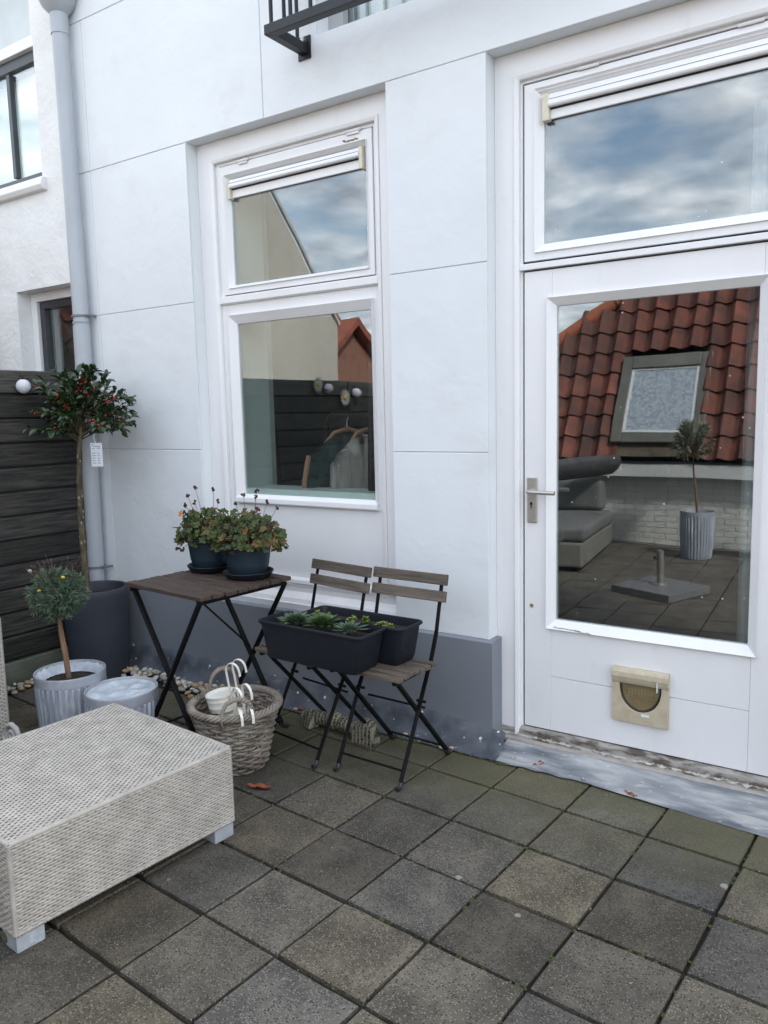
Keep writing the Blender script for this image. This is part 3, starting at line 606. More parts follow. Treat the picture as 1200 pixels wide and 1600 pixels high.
    mk('keyhole', MB().tube([(-1.281, YD-.0112, 1.047), (-1.281, YD-.008, 1.047)], .0085, 14).box(-1.286, -1.276, YD-.0112, YD-.008, 1.022, 1.045), M_['steel'], hp, world=True, smooth=True)
    mk('keyway', MB().tube([(-1.281, YD-.0118, 1.047), (-1.281, YD-.010, 1.047)], .0055, 12).box(-1.2835, -1.2785, YD-.0118, YD-.010, 1.026, 1.044), M_['gap'], hp, world=True)
    # cat flap
    cx0, cx1, cz0, cz1 = -.936, -.721, .203, .420
    cxm = (cx0+cx1)/2
    arch = []
    ax0, ax1, az = cx0+.028, cx1-.038+.012, cz1-.062
    rx = (ax1-ax0)/2; xm = (ax0+ax1)/2
    for k in range(17):
        th = math.pi*k/16; arch.append((xm - rx*math.cos(th), az - .108*math.sin(th)**.85))
    yb = YD-.018
    outer = [(cx0,cz0),(cx1,cz0),(cx1,az+.0),(cx0,az+.0)]
    fmb = MB()
    # frame around the arch: strips from arch to outer rectangle
    n = len(arch); vs = []; fs = []
    def outp(p):
        k = arch.index(p); t = k/(n-1)
        if t < .25: return (cx0, az - (az-cz0)*t/.25)
        if t > .75: return (cx1, cz0 + (az-cz0)*(t-.75)/.25)
        return (cx0 + (cx1-cx0)*(t-.25)/.5, cz0)
    for p in arch:
        q = outp(p); vs += [(p[0], yb-.0, p[1]), (q[0], yb, q[1]), (p[0], YD, p[1]), (q[0], YD, q[1])]
    for k in range(n-1):
        a0, b0 = 4*k, 4*k+4
        fs += [(a0, a0+1, b0+1, b0), (a0+2, b0+2, b0+3, a0+3), (a0, b0, b0+2, a0+2), (a0+1, a0+3, b0+3, b0+1)]
    fs += [(0, 2, 3, 1), (4*(n-1), 4*(n-1)+1, 4*(n-1)+3, 4*(n-1)+2)]
    fmb.add(vs, fs)
    fmb.prismx([(YD,az+.001),(yb,az+.001),(yb-.006,az+.012),(yb-.012,az+.030),(yb-.010,az+.048),(yb,cz1),(YD,cz1)], cx0, cx1)
    cfp = mk('cat_flap', fmb, M_['catflap'], d, world=True, bev=.0015, smooth=False)
    mk('flap_rim', MB().tube([(p[0]+(.004 if p[0] < xm else -.004), YD-.010, p[1]+.003) for p in arch] , .0042, 8), M_['black'], cfp, world=True, smooth=True)
    mk('flap_panel', MB().prism([(p[0]+(xm-p[0])*.03, p[1]+.003) for p in arch][::-1], YD-.009, YD-.003), M_['catdoor'], cfp, world=True)
    e = MB(); e.box(xm-.052, xm+.052, YD-.0105, YD-.009, az-.052, az-.049).box(xm-.052, xm+.052, YD-.0105, YD-.009, az-.022, az-.019)
    for k in range(8): e.box(xm-.047+k*.012, xm-.040+k*.012, YD-.0108, YD-.009, az-.046+(k*7 % 3)*.001, az-.026)
    mk('worn_emboss', e, mat('flap_emboss', (.20,.15,.08), (.24,.19,.10), rough=.35), cfp, world=True, bev=.001)
    mk('scuff_label', MB().box(xm+.006, xm+.036, yb-.0012, yb, cz0+.033, cz0+.043).box(cx1-.042, cx1-.039, yb-.013, yb-.0, cz1-.075, cz1-.035), M_['tagw'], cfp, world=True)
    t = mk('door_threshold', MB().prismx([(3.03,.092),(2.990,.090),(2.974,.080),(2.971,.056),(2.957,.048),(2.955,.032),(3.10,.02),(3.10,.092)], X3+.02, X4), M_['sillstone'], label='flaking grey threshold beneath the white door', cat='threshold', bev=.002)
    fl_ = MB(); n_ = 300; vs_ = []           # ragged remains of white paint on the rotten nosing
    for k in range(n_+1):
        x = X3+.025 + 1.23*k/n_; h_ = max(0, .010*(mnoise.noise(Vector((x*34,1,0)))*1.5+mnoise.noise(Vector((x*120,4,0)))*.9+.22)); l_ = .955+.0
        d_ = max(0, .006*(mnoise.noise(Vector((x*40,7,2)))*1.6+.4))
        vs_ += [(x, 2.9698, .0562+h_), (x, 2.9698, .0562), (x, 2.9698-d_*1.6, .0562-d_*.95)]
    fl_.add(vs_, [(3*k,3*k+3,3*k+4,3*k+1) for k in range(n_)]+[(3*k+1,3*k+4,3*k+5,3*k+2) for k in range(n_)])
    mk('flaking_paint', fl_, mat('dirty_flaking_paint', (.52,.50,.46), (.34,.32,.29), scale=40, rough=.7, coords='P'), t, kind='stuff')
    mk('edge_strip', MB().prismx([(2.956,.050),(2.938,.046),(2.936,.032),(2.956,.028)], X3+.015, X4), M_['alu'], t, bev=.002)
door_set()

# ------------------------------------------------------------------ room behind the glass
room = mk('interior_room', MB().add([(-3.55,3.12,.1),(1.9,3.12,.1),(1.9,6.6,.1),(-3.55,6.6,.1),(-3.55,3.12,2.85),(1.9,3.12,2.85),(1.9,6.6,2.85),(-3.55,6.6,2.85)], [(1,5,6,2),(2,6,7,3),(3,7,4,0),(4,5,6,7)]), M_['roomdark'], kind='structure')
mk('interior_floor', MB().box(-3.55,1.9,3.12,6.6,.02,.1), M_['roomfloor'], kind='structure')
mk('interior_partition', MB().box(-1.75,-1.65,3.12,6.6,.1,2.85), M_['roomdark'], kind='structure')
mk('interior_reveal', MB().box(-3.05,-2.932,3.052,3.26,.98,2.66).box(-1.95,-1.9,3.06,3.26,.98,2.66), M_['whitelam'], kind='structure')
mk('interior_wall', MB().box(-3.54,-2.935,3.262,3.30,.1,2.84), M_['roomwall'], kind='structure')
mk('interior_sill', MB().box(-3.06,-1.9,3.025,3.22,1.0,1.052), M_['whitelam'], kind='structure', bev=.003)
mk('leaning_pole', MB().bar((-3.06,3.40,1.75),(-2.99,3.40,.9),.014,.02), M_['black'], label='thin black leaning pole just inside the lower window pane', cat='pole')
rack = thing('clothes_rack', (-2.3, 3.3, .1), label='black tubular clothes rail inside behind the lower pane', cat='clothes rack')
arc = [(-2.575,3.3,.1),(-2.575,3.3,1.36)] + [(-2.575+.066*(1-math.cos(t)), 3.3, 1.36+.066*math.sin(t)) for t in (R_(20),R_(45),R_(70),R_(90))] + [(-1.95,3.3,1.426),(-1.90,3.3,1.40),(-1.88,3.3,1.3),(-1.88,3.3,.1)]
mk('rail', MB().tube(arc, .014, 10), M_['steelblack'], rack, smooth=True, world=True)
def hanger(x, m_, lab, w=.22, h=.55, y=3.3, cat='coat', trim=None, sh=.10):
    t = thing('hanging_coat', (x, y, .785), label=lab, cat=cat)
    mk('hanger_hook', MB().tube([(0,0,.55),(0,0,.60),(.012,0,.625),(0,0,.64),(-.012,0,.63)], .003, 6), M_['steel'], t)
    mk('hanger_arms', MB().tube([(-w*.5,-w*.5,.55-sh),(-w*.2,-w*.2,.545),(0,0,.565),(w*.2,w*.2,.545),(w*.5,w*.5,.55-sh)], .012, 8), M_['hangerwood'], t, smooth=True)
    mb = MB(); n = 9; vs = []
    for k in range(n):
        s_ = -1+2*k/(n-1); px_ = s_*w*.55
        for q in range(6):
            z = .535 - sh*abs(s_)**1.3 - q*h/5; sw = 1+.15*q/5
            vs.append((px_*sw-.02+.012*math.sin(k*2.1), px_*sw-.05+.02*math.cos(k*2.7), z))
            
    for k in range(n):
        s_ = -1+2*k/(n-1); px_ = s_*w*.55
        for q in range(6):
            z = .535 - sh*abs(s_)**1.3 - q*h/5; sw = 1+.15*q/5
            vs.append((px_*sw+.03+.012*math.sin(k*2.1), px_*sw-.0+.02*math.cos(k*2.7), z))
    fs = [(k*6+q, k*6+q+1, (k+1)*6+q+1, (k+1)*6+q) for k in range(n-1) for q in range(5)]
    o_ = n*6
    fs += [tuple(i+o_ for i in f[::-1]) for f in fs]
    fs += [(k*6, (k+1)*6, (k+1)*6+o_, k*6+o_) for k in range(n-1)] + [(q+1, q, q+o_, q+1+o_) for q in range(5)] + [((n-1)*6+q, (n-1)*6+q+1, (n-1)*6+q+1+o_, (n-1)*6+q+o_) for q in range(5)]
    mk('coat_body', mb.add(vs, fs), m_, t, smooth='all')
    if trim: mk('coat_edge', MB().tube([(-w*.52,-w*.52-.04,.55-sh*.9),(-w*.60,-w*.60-.04,.30),(-w*.62,-w*.62-.04,.0)], .014, 8), trim, t, smooth=True)
    return t
hanger(-2.44, M_['teal'], 'dark teal coat with tan edge on a hanger seen through the lower pane', w=.24, trim=M_['coral'], sh=.13)
hanger(-2.30, M_['greyknit'], 'pale grey knit garment hanging to the right of the teal coat', w=.22, sh=.15, cat='garment')
mb = MB(); vs = []; n = 60
for k in range(n+1):
    x = -2.215 + .30*k/n
    for z in (.30, 2.5): vs.append((x+(0.0 if z < 1 else .06), 3.125+.018*math.sin(k*.75)+.008*math.sin(k*1.9), z))
mb.add(vs, [(2*k, 2*k+2, 2*k+3, 2*k+1) for k in range(n)])
mk('curtain', mb, M_['curtain'], label='black curtain inside at the right of the lower pane', cat='curtain', smooth='all')
mb = MB(); vs = []
for k in range(n+1):
    x = -.535 + .4*k/n
    for z in (.3, 2.5): vs.append((x, 3.24+.02*math.sin(k*.8)+.008*math.sin(k*2.3), z))
mb.add(vs, [(2*k, 2*k+2, 2*k+3, 2*k+1) for k in range(n)])
mk('net_curtain', mb, M_['net'], label='pale net curtain inside at the right edge of the door glass', cat='curtain', smooth='all')

# ------------------------------------------------------------------ balcony rail
bal = thing('balcony_railing', (-1.7, 2.9, 3.0), label='dark grey steel balcony railing fixed to the wall above the window', cat='railing')
a = dict(parent=bal, world=True)
zb = 3.0; yr = 2.675; xl = -2.315
mk('bottom_rail', MB().prismz([(xl-.02,yr-.02),(-.9,yr-.02),(-.9,yr+.02),(xl+.02,yr+.02)], zb-.0, zb+.04), M_['railgrey'], bev=.002, **a)
mk('side_rail', MB().prismz([(xl-.02,yr-.02),(xl+.02,yr+.02),(xl+.02,2.894),(xl-.02,2.894)], zb, zb+.04), M_['railgrey'], bev=.002, **a)
mk('mounting_plate', MB().box(xl-.035, xl+.035, 2.893, 2.8995, zb-.02, zb+.075), M_['railgrey'], bev=.001, **a)
mk('bolt', MB().tube([(xl+.005,2.893,zb+.055),(xl+.005,2.875,zb+.055)], .011, 6), M_['steel'], **a)
for k in range(14): mk('baluster', MB().tube([(xl+.005+k*.105, yr, zb+.04), (xl+.005+k*.105, yr, zb+1.0)], .0085, 8), M_['railgrey'], **a)
for y in (2.765, 2.85): mk('baluster', MB().tube([(xl, y, zb+.04), (xl, y, zb+1.0)], .0085, 8), M_['railgrey'], **a)
mk('top_rail', MB().box(xl-.02, -.9, yr-.02, yr+.02, zb+1.0, zb+1.04).box(xl-.02, xl+.02, yr, 2.894, zb+1.0, zb+1.04), M_['railgrey'], bev=.002, **a)

# ------------------------------------------------------------------ neighbour house at the left
nb = thing('neighbour_house', (-5.2, 2.93, 0), label='rough white plastered neighbouring house with dark framed windows', cat='house')
YN = 2.93
NB = MB()
WX0, WX1 = -4.70, -4.03      # lower window opening
UX0, UX1 = -5.3, -4.345
for bx in ((-8,WX0,0,2.226),(WX0,WX1,0,1.25),(WX1,-3.985,0,2.226),(-8,-3.985,2.226,2.86),(-8,UX0,2.86,3.60),(UX1,-3.985,2.86,5.5),(-8,UX0,3.60,5.5),(UX0,UX1,4.4,5.5)):
    NB.box(bx[0], bx[1], YN, YN+.3, bx[2], bx[3])
mk('wall', NB, M_['roughwall'], nb, world=True)
w = mk('window', MB().ring((WX0+.001,WX1-.001,1.25,2.225), (WX0+.06,WX1-.05,1.3,2.17), YN+.09, YN+.09, YN+.2), M_['paint'], nb, world=True, bev=.003, label='lower window with anthracite sash')
mk('window_sash', MB().ring((WX0+.061,WX1-.051,1.3,2.169), (WX0+.10,WX1-.09,1.34,2.125), YN+.11, YN+.115, YN+.18), M_['anth'], w, world=True, bev=.003)
mk('pane', MB().box(WX0+.098,WX1-.088,YN+.14,YN+.146,1.33,2.13), M_['glass'], w, world=True)
w = mk('window', MB().ring((UX0,UX1,2.861,3.60), (UX0+.05,UX1-.035,2.915,3.54), YN+.06, YN+.065, YN+.12), M_['anth'], nb, world=True, bev=.003, label='upper window with anthracite frame')
mk('window_mullion', MB().box(-4.735,-4.70,YN+.062,YN+.095,2.925,3.53), M_['anth'], w, world=True, bev=.003)
mk('pane', MB().box(UX0+.04,UX1-.05,YN+.085,YN+.091,2.91,3.54), M_['glass'], w, world=True)
w = mk('transom_frame', MB().ring((UX0,UX1,3.602,4.4), (UX0+.05,UX1-.09,3.68,4.3), YN+.03, YN+.05, YN+.2), M_['paint_old'], nb, world=True, bev=.004)
mk('pane', MB().box(UX0+.04,UX1-.08,YN+.12,YN+.126,3.67,4.31), mat('frosted_white_pane', (.55,.60,.60), (.45,.50,.50), scale=3, rough=.25, coords='P'), w, world=True)
mk('window_sill', MB().prismx([(YN+.1,2.858),(YN-.03,2.845),(YN-.045,2.80),(YN-.03,2.775),(YN+.01,2.77)], UX0-.05, UX1+.04), M_['roughwall'], nb, world=True, bev=.004)
mk('window_backing', MB().box(-5.4,-3.99,YN+.301,YN+.33,1.1,4.6), M_['roomdark'], nb, world=True)
mk('curtain_panel', MB().box(-5.2,-4.36,YN+.18,YN+.19,2.9,3.55), M_['whitelam'], nb, world=True)

# ------------------------------------------------------------------ downpipe
dp = thing('downpipe', (-3.95, 2.84, 0), label='grey blue painted rain downpipe in the corner between the two houses', cat='downpipe')
a = dict(parent=dp, world=True, smooth=True)
mk('pipe', MB().tube([(-3.957,2.84,3.62),(-3.945,2.84,2.0),(-3.945,2.84,1.99),(-3.965,2.84,.55),(-3.965,2.84,.02)], .044, 28), M_['pipe'], **a)
mk('lower_sleeve', MB().tube([(-3.947,2.84,1.955),(-3.966,2.84,.56)], .047, 28), M_['pipe'], **a)
mk('collar', MB().tube([(-3.957,2.84,3.50),(-3.957,2.84,3.62)], .048, 28), M_['pipe'], **a)
mk('hopper', MB().lathe([(.045,3.60),(.05,3.605),(.085,3.64),(.115,3.70),(.125,3.76),(.125,3.9),(.118,3.9),(.10,3.7)], 28, c=(-3.957,2.84,0)), M_['pipe'], **a)
for z in (2.005, .565):
    mk('pipe_clip', MB().lathe([(.045,-.004),(.051,-.004),(.051,.008),(.045,.008)], 28, c=(-3.947 if z > 1 else -3.966,2.84,z)).box(-3.92,-3.885,2.835,2.845,z-.003,z+.007).box(-3.895,-3.888,2.84,2.90,z-.004,z+.008), M_['pipeband'], **a)
mk('seal_band', MB().lathe([(.046,-.008),(.0475,-.008),(.0475,.004),(.046,.004)], 28, c=(-3.948,2.84,1.972)), mat('pipe_seal', (.27,.31,.33), (.24,.28,.30), rough=.6), **a)

# ------------------------------------------------------------------ fence along the left
fx = -4.0
fn = thing('board_fence', (fx, .4, 0), label='black stained horizontal board fence along the left side of the terrace', cat='fence')
zt = 1.70; pitch = .1295
segs = ((2.868, .62), (.60, -.75), (-.77, -2.12))
for si, (ya, yb_) in enumerate(segs):
    for k in range(12):
        z1 = zt - k*pitch - .004; z0 = z1 - pitch + .013; r = rnd.uniform(-.003, .003)
        mbx = MB().prism([(0,z0),(.020,z0-.002),(.022+r,z1-.006),(.012,z1),(0,z1)], yb_, ya)
        mbx.v = [(fx+v[0]-.0+ (r), v[1], v[2]) for v in mbx.v]
        cy = (ya+yb_)/2
        mbx.v = [(v[0]-fx, v[1]-cy, v[2]-z0) for v in mbx.v]
        mk('fence_board', mbx, M_['fencewood'] if k else M_['fencecap'], fn, loc=(0, cy-.4, z0), bev=.0015, seg=1)
    mk('fence_post', MB().box(fx-.09, fx-.022, yb_-.045, yb_+.025, 0, zt-.01), M_['fencewood'], fn, world=True)
mk('fence_backing', MB().box(fx-.02, fx-.004, -2.12, 2.868, .14, zt-.02), M_['gap'], fn, world=True)
mk('gravel_board', MB().box(fx-.03, fx+.03, -2.12, 2.865, -.02, .135), M_['concrete'], fn, world=True, bev=.006)
# lanterns and daisies strung on the fence
wire = []
for k in range(60):
    y = 2.75-k*.075; wire.append((fx+.03, y, 1.66 - .02*abs(math.sin(k*.33))))
mk('light_string', MB().tube(wire, .0018, 5), M_['gap'], label='thin dark wire strung along the top board of the fence', cat='cable')
def lantern(y, z, lab, r=.037, white=True):
    t = thing('ball_lantern', (fx+.065, y, z), label=lab, cat='lantern', group='ball lanterns along the fence')
    mk('globe', MB().lathe([(.004 if i in (0, 24) else r*math.sin(math.pi*i/24)*(1+.018*(i % 2)), -r*math.cos(math.pi*i/24)) for i in range(25)], 24), M_['lantern'], t, smooth='all')
    mk('hook', MB().tube([(0,0,r),(0,0,r+.012),(-.02,0,r+.02),(-.035,0,r+.012)], .0022, 6).lathe([(.009,r-.004),(.009,r+.006)], 10), M_['steelblack'], t)
lantern(2.45, 1.610, 'white ribbed ball lantern hanging near the left edge of the fence')
lantern(.93, 1.63, 'white ball lantern on the fence behind the camera, mirrored beside a daisy')
lantern(.56, 1.60, 'white ball lantern on the fence furthest from the house')
def daisy(y, z, lab):
    t = thing('daisy_light', (fx+.05, y, z), label=lab, cat='garden ornament', group='daisy ornaments on the fence')
    mb = MB()
    for k in range(14):
        th = 2*math.pi*k/14; d = Vector((0, math.cos(th), math.sin(th))); p = Vector((0, -math.sin(th), math.cos(th)))
        mb.add([d*.018+p*.006, d*.018-p*.006, d*.05-p*.010+Vector((.008,0,0)), d*.068+Vector((.004,0,0)), d*.05+p*.010+Vector((.008,0,0))], [(0,1,2,3,4)])
        mb.add([d*.018+p*.006-Vector((.002,0,0)), d*.018-p*.006-Vector((.002,0,0)), d*.05-p*.010+Vector((.006,0,0)), d*.068+Vector((.002,0,0)), d*.05+p*.010+Vector((.006,0,0))], [(4,3,2,1,0)])
    mk('petals', mb, M_['petal'], t); mk('flower_eye', MB().blob((.005,0,0), .02, .5, 1, 1, seg=10, rings=6), M_['yellow'], t, smooth='all')
daisy(1.06, 1.66, 'white daisy ornament on the fence beside the middle ball lantern')
daisy(.70, 1.56, 'white daisy ornament on the fence beside the far ball lantern')

# ------------------------------------------------------------------ pebbles along the wall and the fence
peb = mk('pebble_bed', MB().box(-3.96, -2.55, 2.70, 2.80, -.02, -.004).box(-3.965, -3.93, 1.5, 2.7, -.02, -.004), M_['soil'], kind='structure')
pm = []
for q in range(5):
    for m_ in pebble_mats:
        r = random.Random(q*7+1); mbx = MB().blob((0,0,0), 1, 1, .8, .55, seg=8, rings=6, jit=.14, rr=r)
        me = bpy.data.meshes.new('pebble'); me.from_pydata(mbx.v, [], mbx.f); me.materials.append(m_); me.shade_smooth(); pm.append(me)
pr = random.Random(21)
def pebble(x, y, z, s_):
    o = bpy.data.objects.new('pebble', pr.choice(pm)); COL.objects.link(o); o.parent = peb; o.location = (x, y, z)
    o.scale = (s_*pr.uniform(.8,1.3), s_*pr.uniform(.8,1.2), s_*pr.uniform(.8,1.2)); o.rotation_euler = (pr.uniform(-.4,.4), pr.uniform(-.4,.4), pr.uniform(0,6.28))
for k in range(185):
    x = pr.uniform(-3.62, -2.62); y = 2.80 - abs(pr.gauss(0, .055)) - .01; 
    if y < 2.62: y = 2.72
    pebble(x, y, .010+pr.random()*.030*(1 if y > 2.70 else .2), pr.uniform(.013,.023))
for k in range(52): pebble(pr.uniform(-3.95,-3.86), pr.uniform(2.05,2.60), .01+pr.random()*.022, pr.uniform(.013,.022))
for x, y, s_ in ((-1.72,2.785,.012),(-1.60,2.77,.014),(-1.66,2.79,.010),(-2.42,2.79,.014),(-2.36,2.79,.012),(-2.30,2.80,.010),(-1.86,2.785,.013),(-2.0,2.79,.011),(-1.80,2.80,.016),(-1.56,2.79,.010),(-.99,2.80,.012)):
    pebble(x, y, .012, s_)

# ------------------------------------------------------------------ big dark pot with the holly standard
def pot_shell(prof_out, prof_in, seg=48): return prof_out + prof_in
pot = thing('tall_planter', (-3.735, 2.66, 0), label='tall dark grey round planter in the corner by the downpipe', cat='planter')
mk('planter_body', MB().lathe([(.135,0),(.150,.01),(.162,.15),(.170,.32),(.174,.47),(.176,.497),(.172,.505),(.156,.505),(.152,.497),(.150,.40),(.0,.40)], 64), M_['potgrey'], pot, smooth=True)
mk('soil', MB().lathe([(.151,.440),(.12,.455),(.05,.462),(.0,.46)], 32), M_['soil'], pot, smooth='all')
def leafset(pts, L, Wd, fold=.25, tip=.15, mb=None, r=None, curl=.2):
    """pts: list of (pos, dir, up); simple six-vertex folded leaves"""
    mb = mb or MB(); r = r or rnd
    for p, d, u, s_ in pts:
        d = d.normalized(); sd_ = d.cross(u)
        if sd_.length < 1e-3: sd_ = d.orthogonal()
        sd_.normalize(); n = sd_.cross(d); l = L*s_; w_ = Wd*s_
        a0 = p; a1 = p+d*l*.35+n*l*.02; a2 = p+d*l*.72-n*l*curl*.3; a3 = p+d*l-n*l*curl
        mb.add([a0, a1+sd_*w_*.5+n*w_*fold, a2+sd_*w_*.42+n*w_*fold, a3, a2-sd_*w_*.42+n*w_*fold, a1-sd_*w_*.5+n*w_*fold, a1, a2],
               [(0,1,6),(1,2,7,6),(2,3,7),(0,6,5),(6,7,4,5),(7,3,4)])
    return mb
hr = random.Random(4)
tree = thing('holly_tree', (-3.735, 2.66, .44), label='small standard holly tree with red berries in the tall grey planter', cat='tree')
T0 = Vector((-3.715, 2.60, .44)); T1 = Vector((-3.735, 2.60, .9)); T2 = Vector((-3.715, 2.61, 1.30))
tp = [T0, T0.lerp(T1,.5)+Vector((-.010,0,0)), T1, T1.lerp(T2,.5)+Vector((-.006,0,0)), T2, Vector((-3.70,2.62,1.42)), Vector((-3.68,2.63,1.55))]
mk('trunk', MB().tube(tp, [.019,.017,.0165,.0155,.014,.010,.005], 12), M_['trunk'], tree, smooth=True, world=True)
br = MB(); lv = []; bpos = []
cc = Vector((-3.675, 2.62, 1.475))
for k in range(84):
    # crown: wide and loose, reaching furthest to the right and to the left
    th = hr.uniform(0, 2*math.pi); ph = hr.uniform(-.55, 1.35)
    d = Vector((math.cos(th)*math.cos(ph), math.sin(th)*math.cos(ph)*.85, math.sin(ph)))
    ln = hr.uniform(.15, .255)*(1.0 + .38*abs(d.x))*(.86 if d.z > .55 else 1)
    st = T2.lerp(Vector((-3.69,2.62,1.48)), hr.random())
    en = cc + d*ln; en.z = max(en.z, 1.30)
    if en.y > 2.84: en.y = 2.84
    mid = st.lerp(en, .5) + Vector((0,0,.015))
    br.tube([st, mid, en], [.004,.003,.0015], 5)
    for q in range(19):
        t = hr.uniform(.28, 1.04); p = st.lerp(mid, t*2) if t < .5 else mid.lerp(en, (t-.5)*2)
        dd = (d*.8 + Vector((hr.uniform(-1,1), hr.uniform(-1,1), hr.uniform(-.7,1.0)))).normalized()
        lv.append((p, dd, Vector((hr.uniform(-.8,.8), hr.uniform(-.8,.8), 1)), hr.uniform(.5,1.25)))
    if hr.random() < .62 and d.y < .6:
        for q in range(hr.randint(1,5)):
            t = hr.uniform(.55,.95); p = mid.lerp(en, (t-.5)*2) + Vector((hr.uniform(-.012,.012), -hr.uniform(.0,.02), hr.uniform(-.012,.012)))
            bpos.append(p)
mk('branches', br, M_['trunk'], tree, world=True, smooth='all')
mk('foliage', leafset(lv, .050, .024, fold=.16, curl=.16, r=hr), M_['holly'], tree, world=True, kind='stuff')
mb = MB()
for p in bpos: mb.blob(p, .0066, seg=8, rings=6)
mk('berries', mb, M_['berry'], tree, world=True, smooth='all', kind='stuff')
tag = thing('plant_tag', (-3.56, 2.60, 1.305), rz=R_(12), label='white printed plant tag hanging from the holly crown beside the pipe', cat='tag')
mk('tag_card', MB().box(-.038,.038,-.001,.001,-.125,0), M_['tagw'], tag, bev=.0009)
ink = MB()
for k in range(7):
    z = -.03-k*.013
    if k in (1,): continue
    ink.box(-.030, -.030+hr.uniform(.018,.026), -.0016, -.001, z, z+.0035); ink.box(.004, .004+hr.uniform(.014,.024), -.0016, -.001, z, z+.0035)
ink.box(-.02,.026,-.0016,-.001,-.02,-.016).box(-.028,-.020,-.0016,-.001,-.014,-.008)
mk('tag_print', ink, M_['ink'], tag, kind='stuff')
mk('tag_tie', MB().tube([(0,0,-.006),(-.012,0,.02),(-.01,.0,.05)], .0015, 5), M_['tagw'], tag)

# ------------------------------------------------------------------ ribbed zinc planters
def ribbed(loc, h, r, name, lab, fill):
    t = thing(name, loc, label=lab, cat='planter', group='ribbed zinc planters')
    seg = 34*6
    def rf(rr, z, a, i):
        if i in RIB: return rr + .0052*max(-.7, math.cos(a*34)*1.25)
        return rr
    prof = [(r*.86,0),(r*.885,.004),(r*.90,.02),(r*.95,h*.55),(r*.972,h-.052),(r*.985,h-.046),(r*1.0,h-.044),(r*1.005,h-.01),(r*1.008,h-.003),(r*1.0,h),(r*.975,h),(r*.955,h-.006),(r*.95,h-.08),(r*.90,.03),(0,.03)]
    RIB = (2,3,4)
    mk('planter_body', MB().lathe(prof[:6], seg, rf=rf), M_['zinc'], t, smooth='all')
    RIB = ()
    mk('rim', MB().lathe(prof[5:], 72), M_['zincrim'], t, smooth=True)
    return t
p1 = ribbed((-3.135, 2.07, 0), .30, .154, 'ribbed_planter', 'ribbed pale zinc planter holding the round grey green shrub', 1)
p2 = ribbed((-2.835, 2.115, 0), .255, .154, 'ribbed_planter', 'ribbed pale zinc planter covered with plastic, no plant, behind the ottoman', 2)
lin = MB(); vs = []; n = 48; rr_ = 14; lr = random.Random(9)
for i in range(rr_+1):
    for k in range(n):
        a_ = 2*math.pi*k/n; rad = .146*i/rr_; 
        z = .268 - .018*(1-(i/rr_)**3) + .014*mnoise.noise(Vector((math.cos(a_)*rad*38, math.sin(a_)*rad*16, 2)))*(1 if i < rr_ else 0)
        vs.append((rad*math.cos(a_), rad*math.sin(a_), z))
fs = [(i*n+k, i*n+(k+1) % n, (i+1)*n+(k+1) % n, (i+1)*n+k) for i in range(rr_) for k in range(n)]
mk('soil', MB().lathe([(.144,.245),(.10,.255),(.0,.258)], 32), M_['soil'], p1, smooth='all')
# crumpled liner showing inside the first planter
vs1 = []
for i in range(4):
    for k in range(n):
        a_ = 2*math.pi*k/n; rad = .150-.012*i; vs1.append((rad*math.cos(a_)*(1+.02*math.sin(k*3.1+i)), rad*math.sin(a_)*(1+.02*math.cos(k*2.3)), .292-.013*i+.003*math.sin(k*2.7)))
mk('liner', MB().add(vs1, [(i*n+k, i*n+(k+1) % n, (i+1)*n+(k+1) % n, (i+1)*n+k) for i in range(3) for k in range(n)]), M_['film'], p1, smooth='all')
mk('plastic_cover', MB().add([(v[0], v[1], v[2]-.024+.012*(1-(v[0]**2+v[1]**2)/.0213)) for v in vs], fs), M_['film'], p2, smooth='all')
shr = thing('round_shrub', (-3.17, 2.08, .25), label='small ball shaped grey green shrub on a bare stem with two yellow flowers', cat='shrub')
mk('stem', MB().tube([(-3.155,2.075,.245),(-3.165,2.07,.36),(-3.185,2.07,.46),(-3.19,2.07,.56)], [.012,.010,.0095,.009], 10).tube([(-3.150,2.08,.245),(-3.158,2.078,.36),(-3.180,2.078,.46),(-3.20,2.08,.56)], [.006,.005,.005,.004], 8), M_['stem'], shr, smooth=True, world=True)
lv = []; tw = MB(); sr = random.Random(12); sc_ = Vector((-3.185, 2.07, .645))
for k in range(520):
    th = sr.uniform(0, 2*math.pi); cz = sr.uniform(-1,1); q = math.sqrt(1-cz*cz)
    d = Vector((q*math.cos(th), q*math.sin(th), cz*.92)); rad = .122*(1+.34*mnoise.noise(d*3.1))
    base = sc_ + d*rad*sr.uniform(.5,.92)
    for m__ in range(9):
        dd = (d*1.1 + Vector((sr.uniform(-1,1), sr.uniform(-1,1), sr.uniform(-.8,1)))*1.15).normalized()
        lv.append((base + dd*.004*m__*.3, dd, Vector((sr.uniform(-1,1),sr.uniform(-1,1),sr.uniform(-1,1))), sr.uniform(.7,1.1)))
mk('foliage', leafset(lv, .029, .0056, fold=.1, curl=.3), M_['curry'], shr, world=True, kind='stuff')
for k in range(34):
    th = sr.uniform(0, 2*math.pi); up = sr.random() < .62
    d = Vector((math.cos(th)*.8, math.sin(th)*.8, sr.uniform(.5,1.5))).normalized() if up else Vector((-1, sr.uniform(-.4,.4), sr.uniform(-.1,.7))).normalized()
    s_ = sc_ + d*.09; e_ = sc_ + d*sr.uniform(.16,.20)
    tw.tube([s_, s_.lerp(e_,.6)+Vector((sr.uniform(-.008,.008),0,0)), e_], [.0013,.001,.0008], 4)
    tw.blob(e_, .0035, 1, 1, 1.4, seg=5, rings=4, jit=.3)
mk('dry_stalks', tw, M_['twig'], shr, world=True, kind='stuff')
for p in ((-3.145,1.955,.688),(-3.06,2.02,.745)): mk('flower', MB().blob(p, .0085, 1, 1, .7, seg=8, rings=5), M_['yellow'], shr, world=True, smooth='all')
